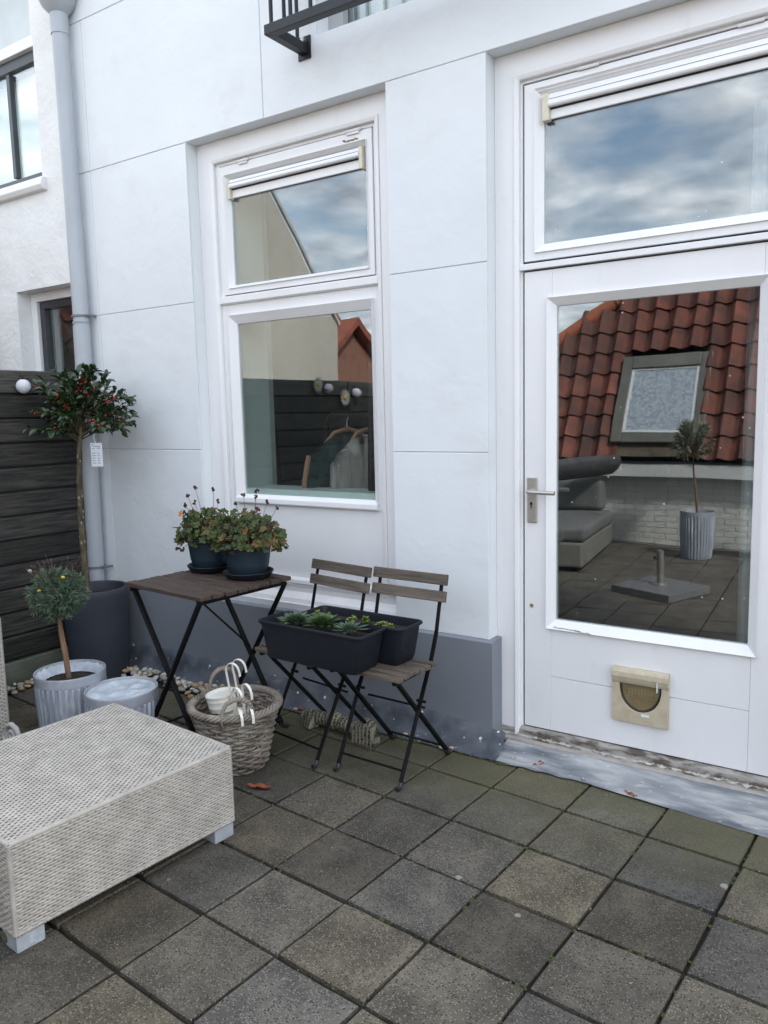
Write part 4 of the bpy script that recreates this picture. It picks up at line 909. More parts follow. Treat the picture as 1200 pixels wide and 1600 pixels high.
mk('pale_flower', MB().blob((-3.235,1.975,.765), .0095, 1, 1, .8, seg=7, rings=5, jit=.2), M_['petal'], shr, world=True)
# carved scroll ornament behind the ottoman
so = thing('scroll_ornament', (-3.03, 1.72, 0), label='pale scroll shaped stone ornament peeping out behind the wicker ottoman', cat='ornament')
def spiral(c, r0, s_): return [(c[0]+s_*r0*(1-.85*t/14)*math.cos(t*.75), c[1], c[2]+r0*(1-.85*t/14)*math.sin(t*.75)) for t in range(0, 22) if 1-.85*t/14 > -.1][:16]
mk('scroll', MB().tube([(p[0], p[1], p[2]) for p in spiral((-3.06,1.73,.128), .055, 1)], .011, 8).tube(spiral((-2.90,1.77,.115), .055, -1), .010, 8).tube([(-3.11,1.73,.12),(-3.10,1.73,.06),(-3.0,1.75,.02),(-2.86,1.77,.05),(-2.845,1.77,.11)], .013, 8), M_['stoneorn'], so, world=True, smooth='all')
mk('scroll_base', MB().lathe([(.06,0),(.065,.01),(.05,.03),(.04,.10),(.03,.14)], 20, c=(-2.98,1.75,0)), M_['stoneorn'], so, world=True, smooth='all')

# ------------------------------------------------------------------ bistro table
tb = thing('bistro_table', (-2.57, 2.412, 0), R_(-5.5), label='folding bistro table with dark weathered slatted top and black legs', cat='table')
tbx, tby = .268, .252
ns = 8; sw = 2*tby/ns; tr2 = random.Random(31)
for k in range(ns):
    y0 = -tby+k*sw; e0 = tr2.uniform(-.006,.006); e1 = tr2.uniform(-.006,.006)
    mk('table_slat', MB().box(-tbx+e0, tbx+e1, -sw/2+.003, sw/2-.003, -.009, .009), M_['tablewood'], tb, loc=(0, y0+sw/2, .701+tr2.uniform(-.0015,.0015)), bev=.003)
def flat(mb, p, q, w, t, up): return mb.bar(p, q, w, t, up)
for x in (-tbx+.03, tbx-.035): mk('table_rail', MB().box(x-.010, x+.010, -tby+.01, tby-.01, .672, .692), M_['steelblack'], tb, bev=.002)
for y in (-tby+.028, tby-.028):
    yo = .012 if y > 0 else -.012
    mk('table_leg', flat(MB(), (-tbx+.03,y,.680), (tbx-.075,y,.012), .013, .024, (0,1,0)), M_['steelblack'], tb, bev=.003)
    mk('table_leg', flat(MB(), (tbx-.03,y+yo,.680), (-tbx+.075,y+yo,.012), .013, .024, (0,1,0)), M_['steelblack'], tb, bev=.003)
    for x in (tbx-.068, -tbx+.068): mk('rubber_foot', MB().tube([(x-(.0),y+(yo if x < 0 else 0),.010),(x+(.03 if x > 0 else -.03),y+(yo if x < 0 else 0),.010)], .0105, 8), M_['black'], tb, smooth=True)
mk('stretcher', MB().tube([(tbx-.08,-tby+.028,.03),(tbx-.08,tby-.028,.03)], .006, 8), M_['steelblack'], tb)
mk('stretcher', MB().tube([(-tbx+.09,-tby+.03,.05),(-tbx+.09,tby-.03,.05)], .006, 8), M_['steelblack'], tb)
mk('table_stay', MB().tube([(tbx-.06,-tby+.05,.675),(.01,tby-.045,.36)], .0045, 8), M_['steelblack'], tb)

# ------------------------------------------------------------------ bistro chairs
def chair():
    t = thing('bistro_chair', (-1.70, 2.55, 0), R_(-2), label='folding slatted bistro chair on the right, nearest the door', cat='chair', group='folding bistro chairs')
    r = random.Random(8); n = 7; d0, d1 = -.205, .055; sw = (d1-d0)/n
    for k in range(n):
        w_ = .182 if k > 0 else .178
        mk('seat_slat', MB().box(-w_+r.uniform(-.003,.003), w_+r.uniform(-.003,.003), -sw/2+.0025, sw/2-.0025, -.008, .008), M_['chairwood'], t, loc=(0, d0+sw*(k+.5), .442+.004*math.sin(k)), bev=.0025)
    for x in (-.150, .150): mk('seat_rail', MB().box(x-.008, x+.008, d0+.01, d1+.02, .418, .433), M_['steelblack'], t, bev=.002)
    for z, y in ((.758,.148),(.692,.134)):
        m = Matrix.Translation((0, y, z)) @ Matrix.Rotation(R_(-13), 4, 'X')
        mk('back_slat', MB().box(-.182,.182,-.008,.007,-.022,.022, m), M_['chairwood'], t, bev=.003)
    for s_ in (-1, 1):
        x = s_*.152
        # back upright running down to the front foot
        mk('upright', MB().bar((x,.158,.770),(x,.103,.545),.016,.006,(0,1,0)).bar((x,.105,.552),(x,.055,.43),.006,.018,(1,0,0)).bar((x,.055,.44),(x,-.165,.03),.006,.018,(1,0,0)), M_['steelblack'], t, bev=.0012, seg=1)
        mk('leg', MB().bar((x-s_*.012,-.165,.425),(x-s_*.012,.185,.03),.012,.022,(1,0,0)), M_['steelblack'], t, bev=.002)
        mk('rubber_foot', MB().tube([(x,-.155,.032),(x,-.172,.012),(x,-.190,.010)], .0095, 8), M_['black'], t, smooth=True)
        mk('rubber_foot', MB().tube([(x-s_*.012,.180,.032),(x-s_*.012,.195,.012),(x-s_*.012,.213,.010)], .0105, 8), M_['black'], t, smooth=True)
    mk('stretcher', MB().tube([(-.152,-.146,.068),(.152,-.146,.068)], .0048, 8), M_['steelblack'], t)
    mk('stretcher', MB().tube([(-.14,.16,.055),(.14,.16,.055)], .0048, 8), M_['steelblack'], t)
    mk('stretcher', MB().tube([(-.14,.03,.26),(.14,.03,.26)], .0048, 8), M_['steelblack'], t)
    mk('pivot', MB().tube([(-.17,-.01,.302),(-.13,-.01,.302)], .006, 8).tube([(.13,-.01,.302),(.17,-.01,.302)], .006, 8), M_['steelblack'], t)
    return t
ch = chair()
dup(ch, (-2.075, 2.555, 0), R_(-9), label='folding slatted bistro chair on the left, beside the table', cat='chair')

# ------------------------------------------------------------------ plastic planter boxes and succulents
def boxpot(loc, L, D, h, rz, lab):
    t = thing('planter_box', loc, rz, label=lab, cat='planter', group='dark planter boxes on the chairs')
    def rr(hx, hy, r, z, n=5):
        out = []
        for cx, cy, a0 in ((hx-r,hy-r,0),(-hx+r,hy-r,90),(-hx+r,-hy+r,180),(hx-r,-hy+r,270)):
            for k in range(n): a_ = R_(a0+90*k/(n-1)); out.append((cx+r*math.cos(a_), cy+r*math.sin(a_), z))
        return out
    hx, hy = L/2, D/2
    lay = [rr(hx*.84,hy*.80,.018,0), rr(hx*.85,hy*.82,.02,.004), rr(hx*.86,hy*.83,.02,.012), rr(hx*.87,hy*.84,.02,.016), rr(hx*.955,hy*.93,.022,h-.014), rr(hx*.985,hy*.985,.024,h-.013), rr(hx,hy,.026,h-.010), rr(hx,hy,.026,h-.003), rr(hx*.99,hy*.98,.026,h), rr(hx*.965,hy*.91,.022,h), rr(hx*.95,hy*.88,.022,h-.008), rr(hx*.92,hy*.86,.02,h-.05)]
    n = len(lay[0]); vs = [v for l in lay for v in l]
    fs = [(i*n+k, i*n+(k+1) % n, (i+1)*n+(k+1) % n, (i+1)*n+k) for i in range(len(lay)-1) for k in range(n)] + [tuple(range(n-1,-1,-1))]
    mk('box_body', MB().add(vs, fs), M_['boxplastic'], t, smooth=True)
    so_ = rr(hx*.93,hy*.87,.02,h-.035); mk('soil', MB().add(so_, [tuple(range(n))]), M_['soil'], t)
    return t
bx1 = boxpot((-1.912, 2.372, .4515), .53, .185, .155, R_(-1.5), 'dark planter box with rosette succulents, nearer of the two on the chairs')
bx2 = boxpot((-1.835, 2.535, .4515), .52, .165, .155, R_(-1), 'dark planter box with small yellow green stonecrop, behind the other')
def rosette(p, R, n, m_, lab, wide=.34, lift=.34, parent=None, rings=5, name='succulent'):
    t = thing(name, p, label=lab, cat='succulent'); lvs = []; r = random.Random(int(R*1e4)+n)
    for i in range(n):
        a_ = i*2.39996; q = (i+.5)/n; el = R_(78)*(1-q)**.8 + R_(6)
        d = Vector((math.cos(a_)*math.cos(el), math.sin(a_)*math.cos(el), math.sin(el)*lift + .05))
        lvs.append((Vector((0,0,.004+.010*(1-q))) + d*R*.08, d, Vector((0,0,1)), (.35+.65*q)*r.uniform(.85,1.1)))
    mk('rosette_leaves', leafset(lvs, R, R*wide, fold=.22, curl=-.06), m_, t, kind='stuff')
    mk('rosette_core', MB().blob((0,0,.006), R*.2, 1, 1, .8, seg=10, rings=6), m_, t, smooth='all')
    return t
rosette((-2.035,2.372,.588), .082, 60, M_['sedum1'], 'dark green toothed rosette at the left end of the front planter box')
rosette((-1.905,2.372,.590), .086, 64, M_['sedum2'], 'deep green drooping rosette in the middle of the front planter box', wide=.26, lift=.5)
rosette((-1.765,2.365,.589), .082, 46, M_['sedum3'], 'pale grey green rosette at the right end of the front planter box', wide=.22)
rosette((-2.085,2.38,.586), .035, 26, M_['sedum1'], 'small dark rosette squeezed in the left corner of the front box')
def stonecrop(p, R, lab, n=26):
    t = thing('stonecrop', p, label=lab, cat='succulent'); r = random.Random(int(abs(p[0])*1000)); mb = MB(); lvs = []
    for k in range(n):
        a_ = r.uniform(0,6.28); q = R*math.sqrt(r.random()); h = .012+.026*(1-q/R)*r.uniform(.6,1.3)
        b = Vector((q*math.cos(a_), q*math.sin(a_)*.8, 0)); e = b+Vector((r.uniform(-.006,.006), r.uniform(-.006,.006), h))
        mb.tube([b, e], .0014, 4)
        for m__ in range(12):
            th = m__*2.4; lvs.append((b.lerp(e, .4+.6*m__/12), Vector((math.cos(th), math.sin(th), .7)), Vector((0,0,1)), r.uniform(.7,1.2)))
    mk('stems', mb, M_['sedumy'], t); mk('small_leaves', leafset(lvs, .011, .007, fold=.1, curl=.0), M_['sedumy'], t, kind='stuff')
stonecrop((-2.045,2.52,.572), .030, 'yellow green stonecrop tuft at the left of the rear planter box')
stonecrop((-1.985,2.51,.572), .020, 'smallest yellow green tuft beside the left stonecrop in the rear box', n=14)
stonecrop((-1.865,2.525,.572), .026, 'yellow green stonecrop tuft in the middle of the rear planter box', n=20)
stonecrop((-1.815,2.54,.575), .018, 'thin green sprig right of the middle stonecrop in the rear box', n=9)
stonecrop((-1.70,2.51,.572), .042, 'widest yellow green stonecrop at the right of the rear planter box', n=44)

# ------------------------------------------------------------------ geraniums on the table
def gpot(loc, r, h, lab, rz=0):
    t = thing('flower_pot', loc, rz, label=lab, cat='flower pot', group='dark blue pots on the table')
    prof = [(r*.68,.010),(r*.70,.012),(r*.80,h*.35),(r*.805,h*.352),(r*.835,h*.52),(r*.84,h*.522),(r*.90,h*.84),(r*.985,h*.86),(r*1.0,h*.87),(r*1.01,h*.95),(r*1.03,h*.985),(r*1.02,h),(r*.97,h),(r*.95,h*.97),(r*.92,h*.85),(0,h*.85)]
    mk('pot_body', MB().lathe(prof, 48), M_['potblue'], t, smooth=True)
    mk('saucer', MB().lathe([(r*.80,0),(r*.84,.002),(r*.95,.024),(r*.97,.027),(r*.955,.030),(r*.93,.026),(r*.80,.008),(0,.008)], 48), M_['boxplastic'], t, smooth=True)
    mk('soil', MB().lathe([(r*.93,h*.87),(r*.5,h*.90),(0,h*.9)], 24), M_['soil'], t)
    return t
g1 = (-2.715, 2.565, .7115); g2 = (-2.445, 2.535, .7115)
gpot(g1, .112, .165, 'dark blue plastic pot with saucer at the back left of the table top')
gpot(g2, .116, .165, 'dark blue plastic pot with saucer at the right of the table top')
def lobed(mb, p, nrm, R, r):
    nrm = nrm.normalized(); a = nrm.orthogonal().normalized(); b = nrm.cross(a); rot = r.uniform(0,6.28); n = 15
    vs = [p]
    for k in range(n):
        th = rot+2*math.pi*k/n*.94; rad = R*(.86+.14*math.cos(k*2*math.pi/3))*r.uniform(.92,1.05)
        vs.append(p + a*math.cos(th)*rad + b*math.sin(th)*rad + nrm*(R*.22*(rad/R)**2 + R*.10*math.sin(k*2.1)))
    mb.add(vs, [(0, 1+k, 1+(k+1)) for k in range(n-1)])
def geranium(base, R, hgt, lab, seed, extra=()):
    t = thing('geranium', base, label=lab, cat='plant'); r = random.Random(seed); L1 = MB(); L2 = MB(); st = MB(); df = MB()
    w = Vector(base)
    for k in range(400):
        th = r.uniform(0,6.28); q = math.sqrt(r.random()); x = R*1.62*q*math.cos(th); y = R*1.15*q*math.sin(th)
        top = hgt*1.12*(1-.50*q*q); z = top*r.uniform(.30,1.05)
        if q > .8: z = r.uniform(-.02, .05)
        p = w+Vector((x,y,z)); nrm = Vector((x*3+r.uniform(-.6,.6), y*3-.35+r.uniform(-.6,.6), r.uniform(.25,1.0)))
        lobed(L2 if r.random() < .16 else L1, p, nrm, r.uniform(.013,.025), r)
        if k % 2 == 0: st.tube([w+Vector((x*.25,y*.25,-.01)), w+Vector((x*.6,y*.6,z*.5)), p], .0014, 4, caps=False)
    for (dx_, dy_, dz_) in extra:
        e = w+Vector((dx_,dy_,dz_)); s_ = w+Vector((dx_*.45,dy_*.4,.03)); m__ = s_.lerp(e,.55)+Vector((.006,0,.004))
        st.tube([s_, m__, e], [.0016,.0013,.001], 5)
        for q in range(7): df.blob(e+Vector((r.uniform(-.009,.009), r.uniform(-.006,.006), r.uniform(-.008,.008))), r.uniform(.003,.0055), 1, 1, 1.2, seg=5, rings=4, jit=.35, rr=r)
    for k in range(46):
        th = r.uniform(0,6.28); q = r.uniform(.5,1.1); p = w+Vector((R*1.2*q*math.cos(th), R*1.1*q*math.sin(th), r.uniform(-.03,.10)))
        for m__ in range(3): df.blob(p+Vector((r.uniform(-.006,.006),0,r.uniform(-.008,.006))), r.uniform(.003,.0065), 1, 1, .8, seg=5, rings=4, jit=.4, rr=r)
    mk('foliage', L1, M_['ger1'], t, world=True, kind='stuff', smooth=False); mk('faded_leaves', L2, M_['ger2'], t, world=True, kind='stuff')
    mk('stalks', st, M_['stem'], t, world=True, kind='stuff'); mk('dead_flower_heads', df, M_['dead'], t, world=True, kind='stuff')
    return t
ga = geranium((g1[0], g1[1], .865), .112, .118, 'bushy fading geranium in the left pot with tall dead flower heads', 3,
     ((-.10,-.03,.195),(-.055,-.02,.235),(-.045,-.04,.17),(-.14,-.02,.115),(-.085,-.06,.155),(.02,.02,.225),(.035,.03,.17),(-.12,-.09,-.05),(-.05,-.12,-.04)))
mb = MB(); lobed(mb, Vector((-2.80,2.48,.985)), Vector((-.2,-1,.6)), .021, rnd); mk('orange_leaf', mb, M_['orange'], ga, world=True)
geranium((g2[0], g2[1], .865), .118, .122, 'bushy green and rust geranium in the right pot on the table', 14,
     ((.05,.02,.235),(.07,-.01,.21),(.10,.03,.185),(.165,.02,.165),(-.03,.02,.21),(.09,-.02,.16),(.15,-.01,.07),(-.06,.0,.175),(.02,-.12,-.03)))

# ------------------------------------------------------------------ willow basket with hooked pots
bc = Vector((-2.25, 2.22, 0)); bh = .265
bk = thing('willow_basket', tuple(bc), label='grey willow basket with rope handles holding white hanging pots', cat='basket')
def brad(z): t = z/bh; return .112 + .052*t**.9 + .010*t*t
wv = MB(); rows = 19; ns_ = 22
for i in range(rows):
    z = .012+(bh-.03)*i/(rows-1); n = ns_*5; pts = []
    for k in range(n):
        th = 2*math.pi*k/n; ph = th*ns_/2+math.pi*(i % 2)
        rr2 = brad(z)+.0062*math.sin(ph*1.0*1)+.001*math.sin(k*3.3+i)
        pts.append((rr2*math.cos(th), rr2*math.sin(th), z+.0022*math.sin(th*3+i*1.7)+.0012*math.sin(k*1.3+i)))
    wv.tube(pts, .0062, 6, closed=True)
mk('woven_side', wv, M_['willow'], bk, smooth='all')
stk = MB()
for k in range(ns_):
    th = 2*math.pi*(k+.5)/ns_; stk.tube([(brad(0)*math.cos(th), brad(0)*math.sin(th), 0), (brad(bh*.5)*math.cos(th), brad(bh*.5)*math.sin(th), bh*.5), (brad(bh)*math.cos(th), brad(bh)*math.sin(th), bh)], .0042, 6)
mk('stakes', stk, M_['willow'], bk, smooth='all')
rim = MB()
for s_ in range(5):
    pts = []
    for k in range(140):
        th = 2*math.pi*k/140; a_ = th*11+s_*2*math.pi/5; rr2 = brad(bh)+.004+.0125*math.cos(a_)
        pts.append((rr2*math.cos(th), rr2*math.sin(th), bh+.0105*math.sin(a_)-.002))
    rim.tube(pts, .0058, 6, closed=True)
mk('braided_rim', rim, M_['willow'], bk, smooth='all')
mk('basket_floor', MB().lathe([(.115,.004),(.115,.010),(0,.010)], 24), M_['willow'], bk)
def handle(th0, hz=.105):
    c = Vector((brad(bh)*math.cos(th0), brad(bh)*math.sin(th0), bh)); tg = Vector((-math.sin(th0), math.cos(th0), 0)); mb = MB()
    for s_ in range(3):
        pts = []
        for k in range(40):
            u = k/39; a_ = math.pi*u; base = c + tg*(-.062*math.cos(a_)) + Vector((0,0,hz*math.sin(a_)**.8 - .03*(abs(2*u-1)**6)))
            w_ = u*30+s_*2.1; base += Vector((math.cos(th0),math.sin(th0),0))*.006*math.cos(w_)+Vector((0,0,.006))*math.sin(w_)
            pts.append(base)
        mb.tube(pts, .0056, 6)
    mk('handle', mb, M_['willow'], bk, smooth='all')
handle(R_(150), .095); handle(R_(-42), .075)
# white hanging pots with hooks
def hookpot(loc, tilt, rz, R, h, lab, hk):
    t = thing('hanging_pot', loc, label=lab, cat='plant pot', group='white hanging pots in the basket'); t.rotation_euler = (tilt[0], tilt[1], rz)
    prof = [(R*.86,0),(R*.87,.002),(R*.90,.016),(R*.915,.018),(R*.915,.022),(R*.905,.024),(R*.94,.042),(R*.955,.044),(R*.955,.049),(R*.945,.051),(R*.98,h-.006),(R*1.0,h-.004),(R*1.0,h),(R*.97,h),(R*.95,h-.006),(R*.90,.02),(0,.02)]
    mk('pot_body', MB().lathe(prof, 40), M_['whitemetal'], t, smooth=True)
    mk('pot_inset', MB().lathe([(R*.965,h-.010),(R*.4,h-.008),(0,h-.008)], 32), M_['whitemetal'], t, smooth=True)
    for s_ in (-1, 1):
        y = s_*.022; pts = [(R+.004,y,h-.03),(R+.004,y,h+hk*.75)] + [(R+.004+.032*(1-math.cos(a_)), y, h+hk*.75+.034*math.sin(a_)) for a_ in [math.pi*q/8 for q in range(1,9)]] + [(R+.068,y,h+hk*.75-.022)]
        mb = MB(); 
        for p, q in zip(pts[:-1], pts[1:]): mb.bar(p, q, .0105, .0025, (1,0,0) if abs(q[2]-p[2]) > abs(q[0]-p[0]) else (0,0,1))
        mk('hook', mb, M_['whitemetal'], t)
hookpot((-2.295,2.20,.238), (R_(4),R_(-7)), R_(8), .064, .068, 'white ringed hanging pot on top in the basket, tallest hooks', .135)
hookpot((-2.245,2.20,.165), (R_(6),R_(4)), R_(-12), .056, .066, 'white hanging pot tucked under the top one in the basket', .155)
hookpot((-2.20,2.19,.085), (R_(3),R_(6)), R_(-28), .056, .066, 'lowest white hanging pot in the basket, hooks leaning right', .17)

# ------------------------------------------------------------------ striped figurine under the chairs
fg = thing('striped_figurine', (-2.1, 2.715, 0), R_(-3), label='black and tan striped animal figurine lying at the wall behind the chair legs', cat='figurine')
mb = MB()
for x, y, z, r, sx, sy, sz in ((-.10,0,.038,.042,1.5,.9,.9),(-.03,.0,.042,.045,1.3,.9,.95),(.04,-.005,.038,.04,1.3,.9,.9),(.10,-.01,.034,.036,1.2,.9,.9)):
    mb.blob((x,y,z), r, sx, sy, sz, seg=16, rings=10, jit=.05)
mk('figurine_body', mb, M_['fig'], fg, smooth='all')
mk('figurine_head', MB().blob((.185,-.025,.052), .058, 1.0, .75, .92, seg=16, rings=12, jit=.04).add([(.13,-.075,.0),(.24,-.065,.0),(.235,.0,.0),(.13,.0,.0),(.135,-.07,.08),(.225,-.06,.085),(.225,.0,.09),(.135,.0,.09)], [(3,2,1,0),(4,5,6,7),(0,1,5,4),(1,2,6,5),(2,3,7,6),(3,0,4,7)]), M_['fig'], fg, smooth=True, bev=.006)
mk('figurine_paw', MB().add([(-.19,-.055,0),(-.12,-.075,0),(-.10,-.02,0),(-.17,0,0),(-.165,-.035,.075),(-.135,-.045,.078),(-.13,-.02,.08),(-.155,-.01,.078)], [(3,2,1,0),(4,5,6,7),(0,1,5,4),(1,2,6,5),(2,3,7,6),(3,0,4,7)]).blob((-.19,-.01,.035),.028,1,1,.9,seg=10,rings=7,jit=.08), M_['fig'], fg, smooth=True, bev=.006)

# ------------------------------------------------------------------ woven wicker furniture
def weave(mb, O, U, V, N, lu, lv, pu=.0132, pv=.0086, h=.0030):
    """staggered over-strands of a flat synthetic weave, each a small raised pad over a darker ground"""
    O, U, V, N = Vector(O), Vector(U).normalized(), Vector(V).normalized(), Vector(N).normalized()
    nv = max(1, round(lv/pv)); pv = lv/nv; nu = max(2, round(lu/pu)); pu = lu/nu; r = random.Random(nv*31+nu)
    prof = ((-1.12,.40,-.0018),(-.84,.49,.0004),(-.35,.50,h*.75),(.35,.50,h*.75),(.84,.49,.0004),(1.12,.40,-.0018))
    for j in range(nv):
        v0 = (j+.5)*pv
        for m_ in range(-1, nu+1):
            if (m_+j) % 2: continue
            uc = (m_+.5)*pu; dh = r.uniform(-.0004,.0005); dv = r.uniform(-.0004,.0004); vs = []
            for a_, w_, z in prof:
                u = min(max(uc+a_*pu*.98, 0), lu)
                vs += [O+U*u+V*(v0+dv-w_*pv)+N*(z-.0016), O+U*u+V*(v0+dv)+N*(z+dh+.0003), O+U*u+V*(v0+dv+w_*pv)+N*(z-.0016)]
            mb.add(vs, [(k*3+q, (k+1)*3+q, (k+1)*3+q+1, k*3+q+1) for k in range(5) for q in range(2)])
    return mb
def wicker_block(parent, x0, x1, y0, y1, z0, z1, faces='TFRLB'):
    mb = MB(); e = .010
    if 'T' in faces: weave(mb, (x0+e,y0+e,z1), (0,1,0), (1,0,0), (0,0,1), y1-y0-2*e, x1-x0-2*e)
    if 'R' in faces: weave(mb, (x1,y0+e,z0), (0,1,0), (0,0,1), (1,0,0), y1-y0-2*e, z1-z0-e)
    if 'F' in faces: weave(mb, (x0+e,y0,z0), (1,0,0), (0,0,1), (0,-1,0), x1-x0-2*e, z1-z0-e)
    if 'L' in faces: weave(mb, (x0,y0+e,z0), (0,1,0), (0,0,1), (-1,0,0), y1-y0-2*e, z1-z0-e)
    if 'B' in faces: weave(mb, (x0+e,y1,z0), (1,0,0), (0,0,1), (0,1,0), x1-x0-2*e, z1-z0-e)
    o = mk('woven_cover', mb, M_['wicker'], parent, kind='stuff', smooth=True)
    # wrapped edges
    ed = MB(); c = [(x0+e*.7,y0+e*.7),(x1-e*.7,y0+e*.7),(x1-e*.7,y1-e*.7),(x0+e*.7,y1-e*.7)]
    def wrap(p, q):
        p, q = Vector(p), Vector(q); n = max(2, int((q-p).length/.0042)); pts = [p.lerp(q, k/n) for k in range(n+1)]
        ed.tube(pts, [.0100 if k % 2 else .0070 for k in range(n+1)], 10)
    for k in range(4):
        a_, b_ = c[k], c[(k+1) % 4]; wrap((a_[0],a_[1],z1-e*.7), (b_[0],b_[1],z1-e*.7)); wrap((a_[0],a_[1],z0), (a_[0],a_[1],z1-e*.7)); wrap((a_[0],a_[1],z0+.004),(b_[0],b_[1],z0+.004))
    mk('wrapped_edge', ed, M_['wicker'], parent, smooth='all', kind='stuff')
    mk('inner_frame', MB().box(x0+.004,x1-.004,y0+.004,y1-.004,z0+.002,z1-.004), M_['wickerback'], parent)
ot = thing('wicker_ottoman', (-1.865, 1.815, 0), R_(-6.2+1.3), label='low square pale grey wicker ottoman table at the front left', cat='ottoman')
# local: corner at origin (right far corner), extends -X by .70, -Y by .76
wicker_block(ot, -.70, 0, -.765, 0, .052, .318)
for x, y in ((-.085,-.085),(-.085,-.76),(-.695,-.085),(-.695,-.76)):
    mk('foot', MB().box(x, x+.08, y if y < -.5 else y, y+.08, 0, .050), M_['footgrey'], ot, bev=.003)
mk('moss_patch', MB().blob((-.075,-.755,.022), .03, 1.0, .35, .7, seg=8, rings=5, jit=.3), M_['mossy'], ot)
sf = thing('wicker_sofa', (-3.19, 1.80, 0), R_(-4), label='grey wicker sofa whose arm shows at the left edge of the photo', cat='sofa')
wicker_block(sf, -.75, 0, -.16, 0, .04, .60, 'TFR')
mk('sofa_arm_block', MB().box(-.75,0,-.17,-.001,.04,.59), M_['wickerback'], sf)
mk('seat_base', MB().box(-.75,0,-1.9,-.18,.05,.30), M_['wicker'], sf, bev=.01)
mk('sofa_back', MB().box(-.75,-.60,-1.9,-.18,.30,.60), M_['wicker'], sf, bev=.02)
mk('seat_cushion', MB().box(-.60,.0,-1.9,-.19,.30,.42), M_['cushion'], sf, bev=.03, seg=4)

# ------------------------------------------------------------------ fallen leaves
def leaf(x, y, rz, s_, lab, roll=.3):
    t = MB(); n = 9; vs = []
    for k in range(n):
        u = k/(n-1); w_ = .28*math.sin(math.pi*u)**.8*(1 if k not in (2,5) else .8)
        for q in (-1,0,1): vs.append(((u-.5)*s_, q*w_*s_*.5, .006+abs(q)*w_*s_*roll+.10*s_*(u-.5)**2*4*.5+.004*math.sin(k*1.9)))
    t.add(vs, [(k*3+q, k*3+q+1, (k+1)*3+q+1, (k+1)*3+q) for k in range(n-1) for q in (0,1)])
    o = mk('fallen_leaf', t, M_['redleaf'], label=lab, cat='leaf', smooth='all', group='fallen brown leaves'); o.location = (x,y,.003); o.rotation_euler = (0,0,rz)
    so_ = o.modifiers.new('s', 'SOLIDIFY'); so_.thickness = .0008
leaf(-2.02, 2.10, R_(20), .115, 'long curled red brown leaf on the slabs right of the basket')
leaf(-1.175, 2.835, R_(50), .075, 'crumpled red brown leaf on the pale lead by the door', .6)
leaf(-.80, 2.775, R_(-20), .06, 'small brown leaf fragment in the gap before the middle cut slab', .3)
leaf(-1.55, 2.745, R_(70), .05, 'small dark leaf beside the rear foot of the right chair', .5)
leaf(-2.40, 2.80, R_(10), .07, 'dark red leaf at the wall foot behind the table leg', .5)
leaf(-1.285, 2.825, R_(10), .045, 'tiny rust leaf on the lead near the corner of the grey base', .3)

# ------------------------------------------------------------------ behind the photographer: what the glass mirrors
ext = thing('rear_outbuilding', (-1.9, -2.3, 0), label='low white brick outbuilding with steep red pantile roof and skylight', cat='building')
a = dict(parent=ext, world=True)
mk('wall', MB().box(-4.6, 3.2, -2.55, -2.285, -3.1, .74), M_['mortar'], **a)
bb = MB(); r = random.Random(6)
for row in range(12):
    x = -4.6 - (.11 if row % 2 else 0)
    while x < 3.2:
        bb.box(max(x,-4.6)+.004, min(x+.216,3.2)-.004, -2.279+r.uniform(-.001,.001), -2.284, row*.061+.003, row*.061+.058); x += .22
mk('painted_bricks', bb, M_['whitebrick'], kind='stuff', **a)
mk('fascia_board', MB().box(-4.6, 3.2, -2.28, -2.22, .735, .85).box(-4.6,3.2,-2.22,-2.135,.715,.853), M_['whitetrim'], bev=.004, **a)
mk('gutter', MB().box(-4.6, 3.2, -2.24, -2.128, .855, .869), M_['anth'], **a)
# roof plane z = .87 + 2.2*(-2.2 - Y)
pa = math.atan(2.2); rw = .198; gz = .245; ncol = 28; nrow = 9
wav = MB(); vs = []; nx = 12; Lt = .290
for iy in range(2):
    for layer in range(2):
        for k in range(nx+1):
            u = k/nx; zz_ = .050*(max(0, (u-.45)/.40) if u < .85 else 1-(u-.85)/.30)**1 + .012*math.cos(2*math.pi*u*1.4) 
            vs.append((u*(rw+.018)-.005, 0 if iy == 0 else Lt, zz_ + (.012 if layer else 0) + (.030 if iy == 0 else .0)))
m1 = nx+1
for k in range(nx):
    wav.f += [(m1+k, m1+k+1, 3*m1+k+1, 3*m1+k), (k, 2*m1+k, 2*m1+k+1, k+1), (k, k+1, m1+k+1, m1+k), (2*m1+k+1, 2*m1+k, 3*m1+k, 3*m1+k+1)]
wav.v = vs
tme = bpy.data.meshes.new('roof_tile'); tme.from_pydata(wav.v, [], wav.f); tme.materials.append(M_['rooftile']); tme.shade_smooth(); tme.set_sharp_from_angle(angle=R_(50))
exl = wloc(ext); rot = Matrix.Rotation(math.pi, 4, 'Z') @ Matrix.Rotation(pa, 4, 'X')
rm = Matrix(((1,0,0),(0,-math.cos(pa),0),(0,math.sin(pa),0)))
from mathutils import Euler
up_ = Vector((0, -math.cos(pa), math.sin(pa))); nr = Vector((0, math.sin(pa), math.cos(pa))); xr = Vector((-1,0,0))
RM = Matrix((xr, up_, xr.cross(up_))).transposed()
if RM.col[2].dot(nr) < 0: xr = Vector((1,0,0)); RM = Matrix((xr, up_, xr.cross(up_))).transposed()
sgn = 1 if xr.x > 0 else -1
cnt = 0
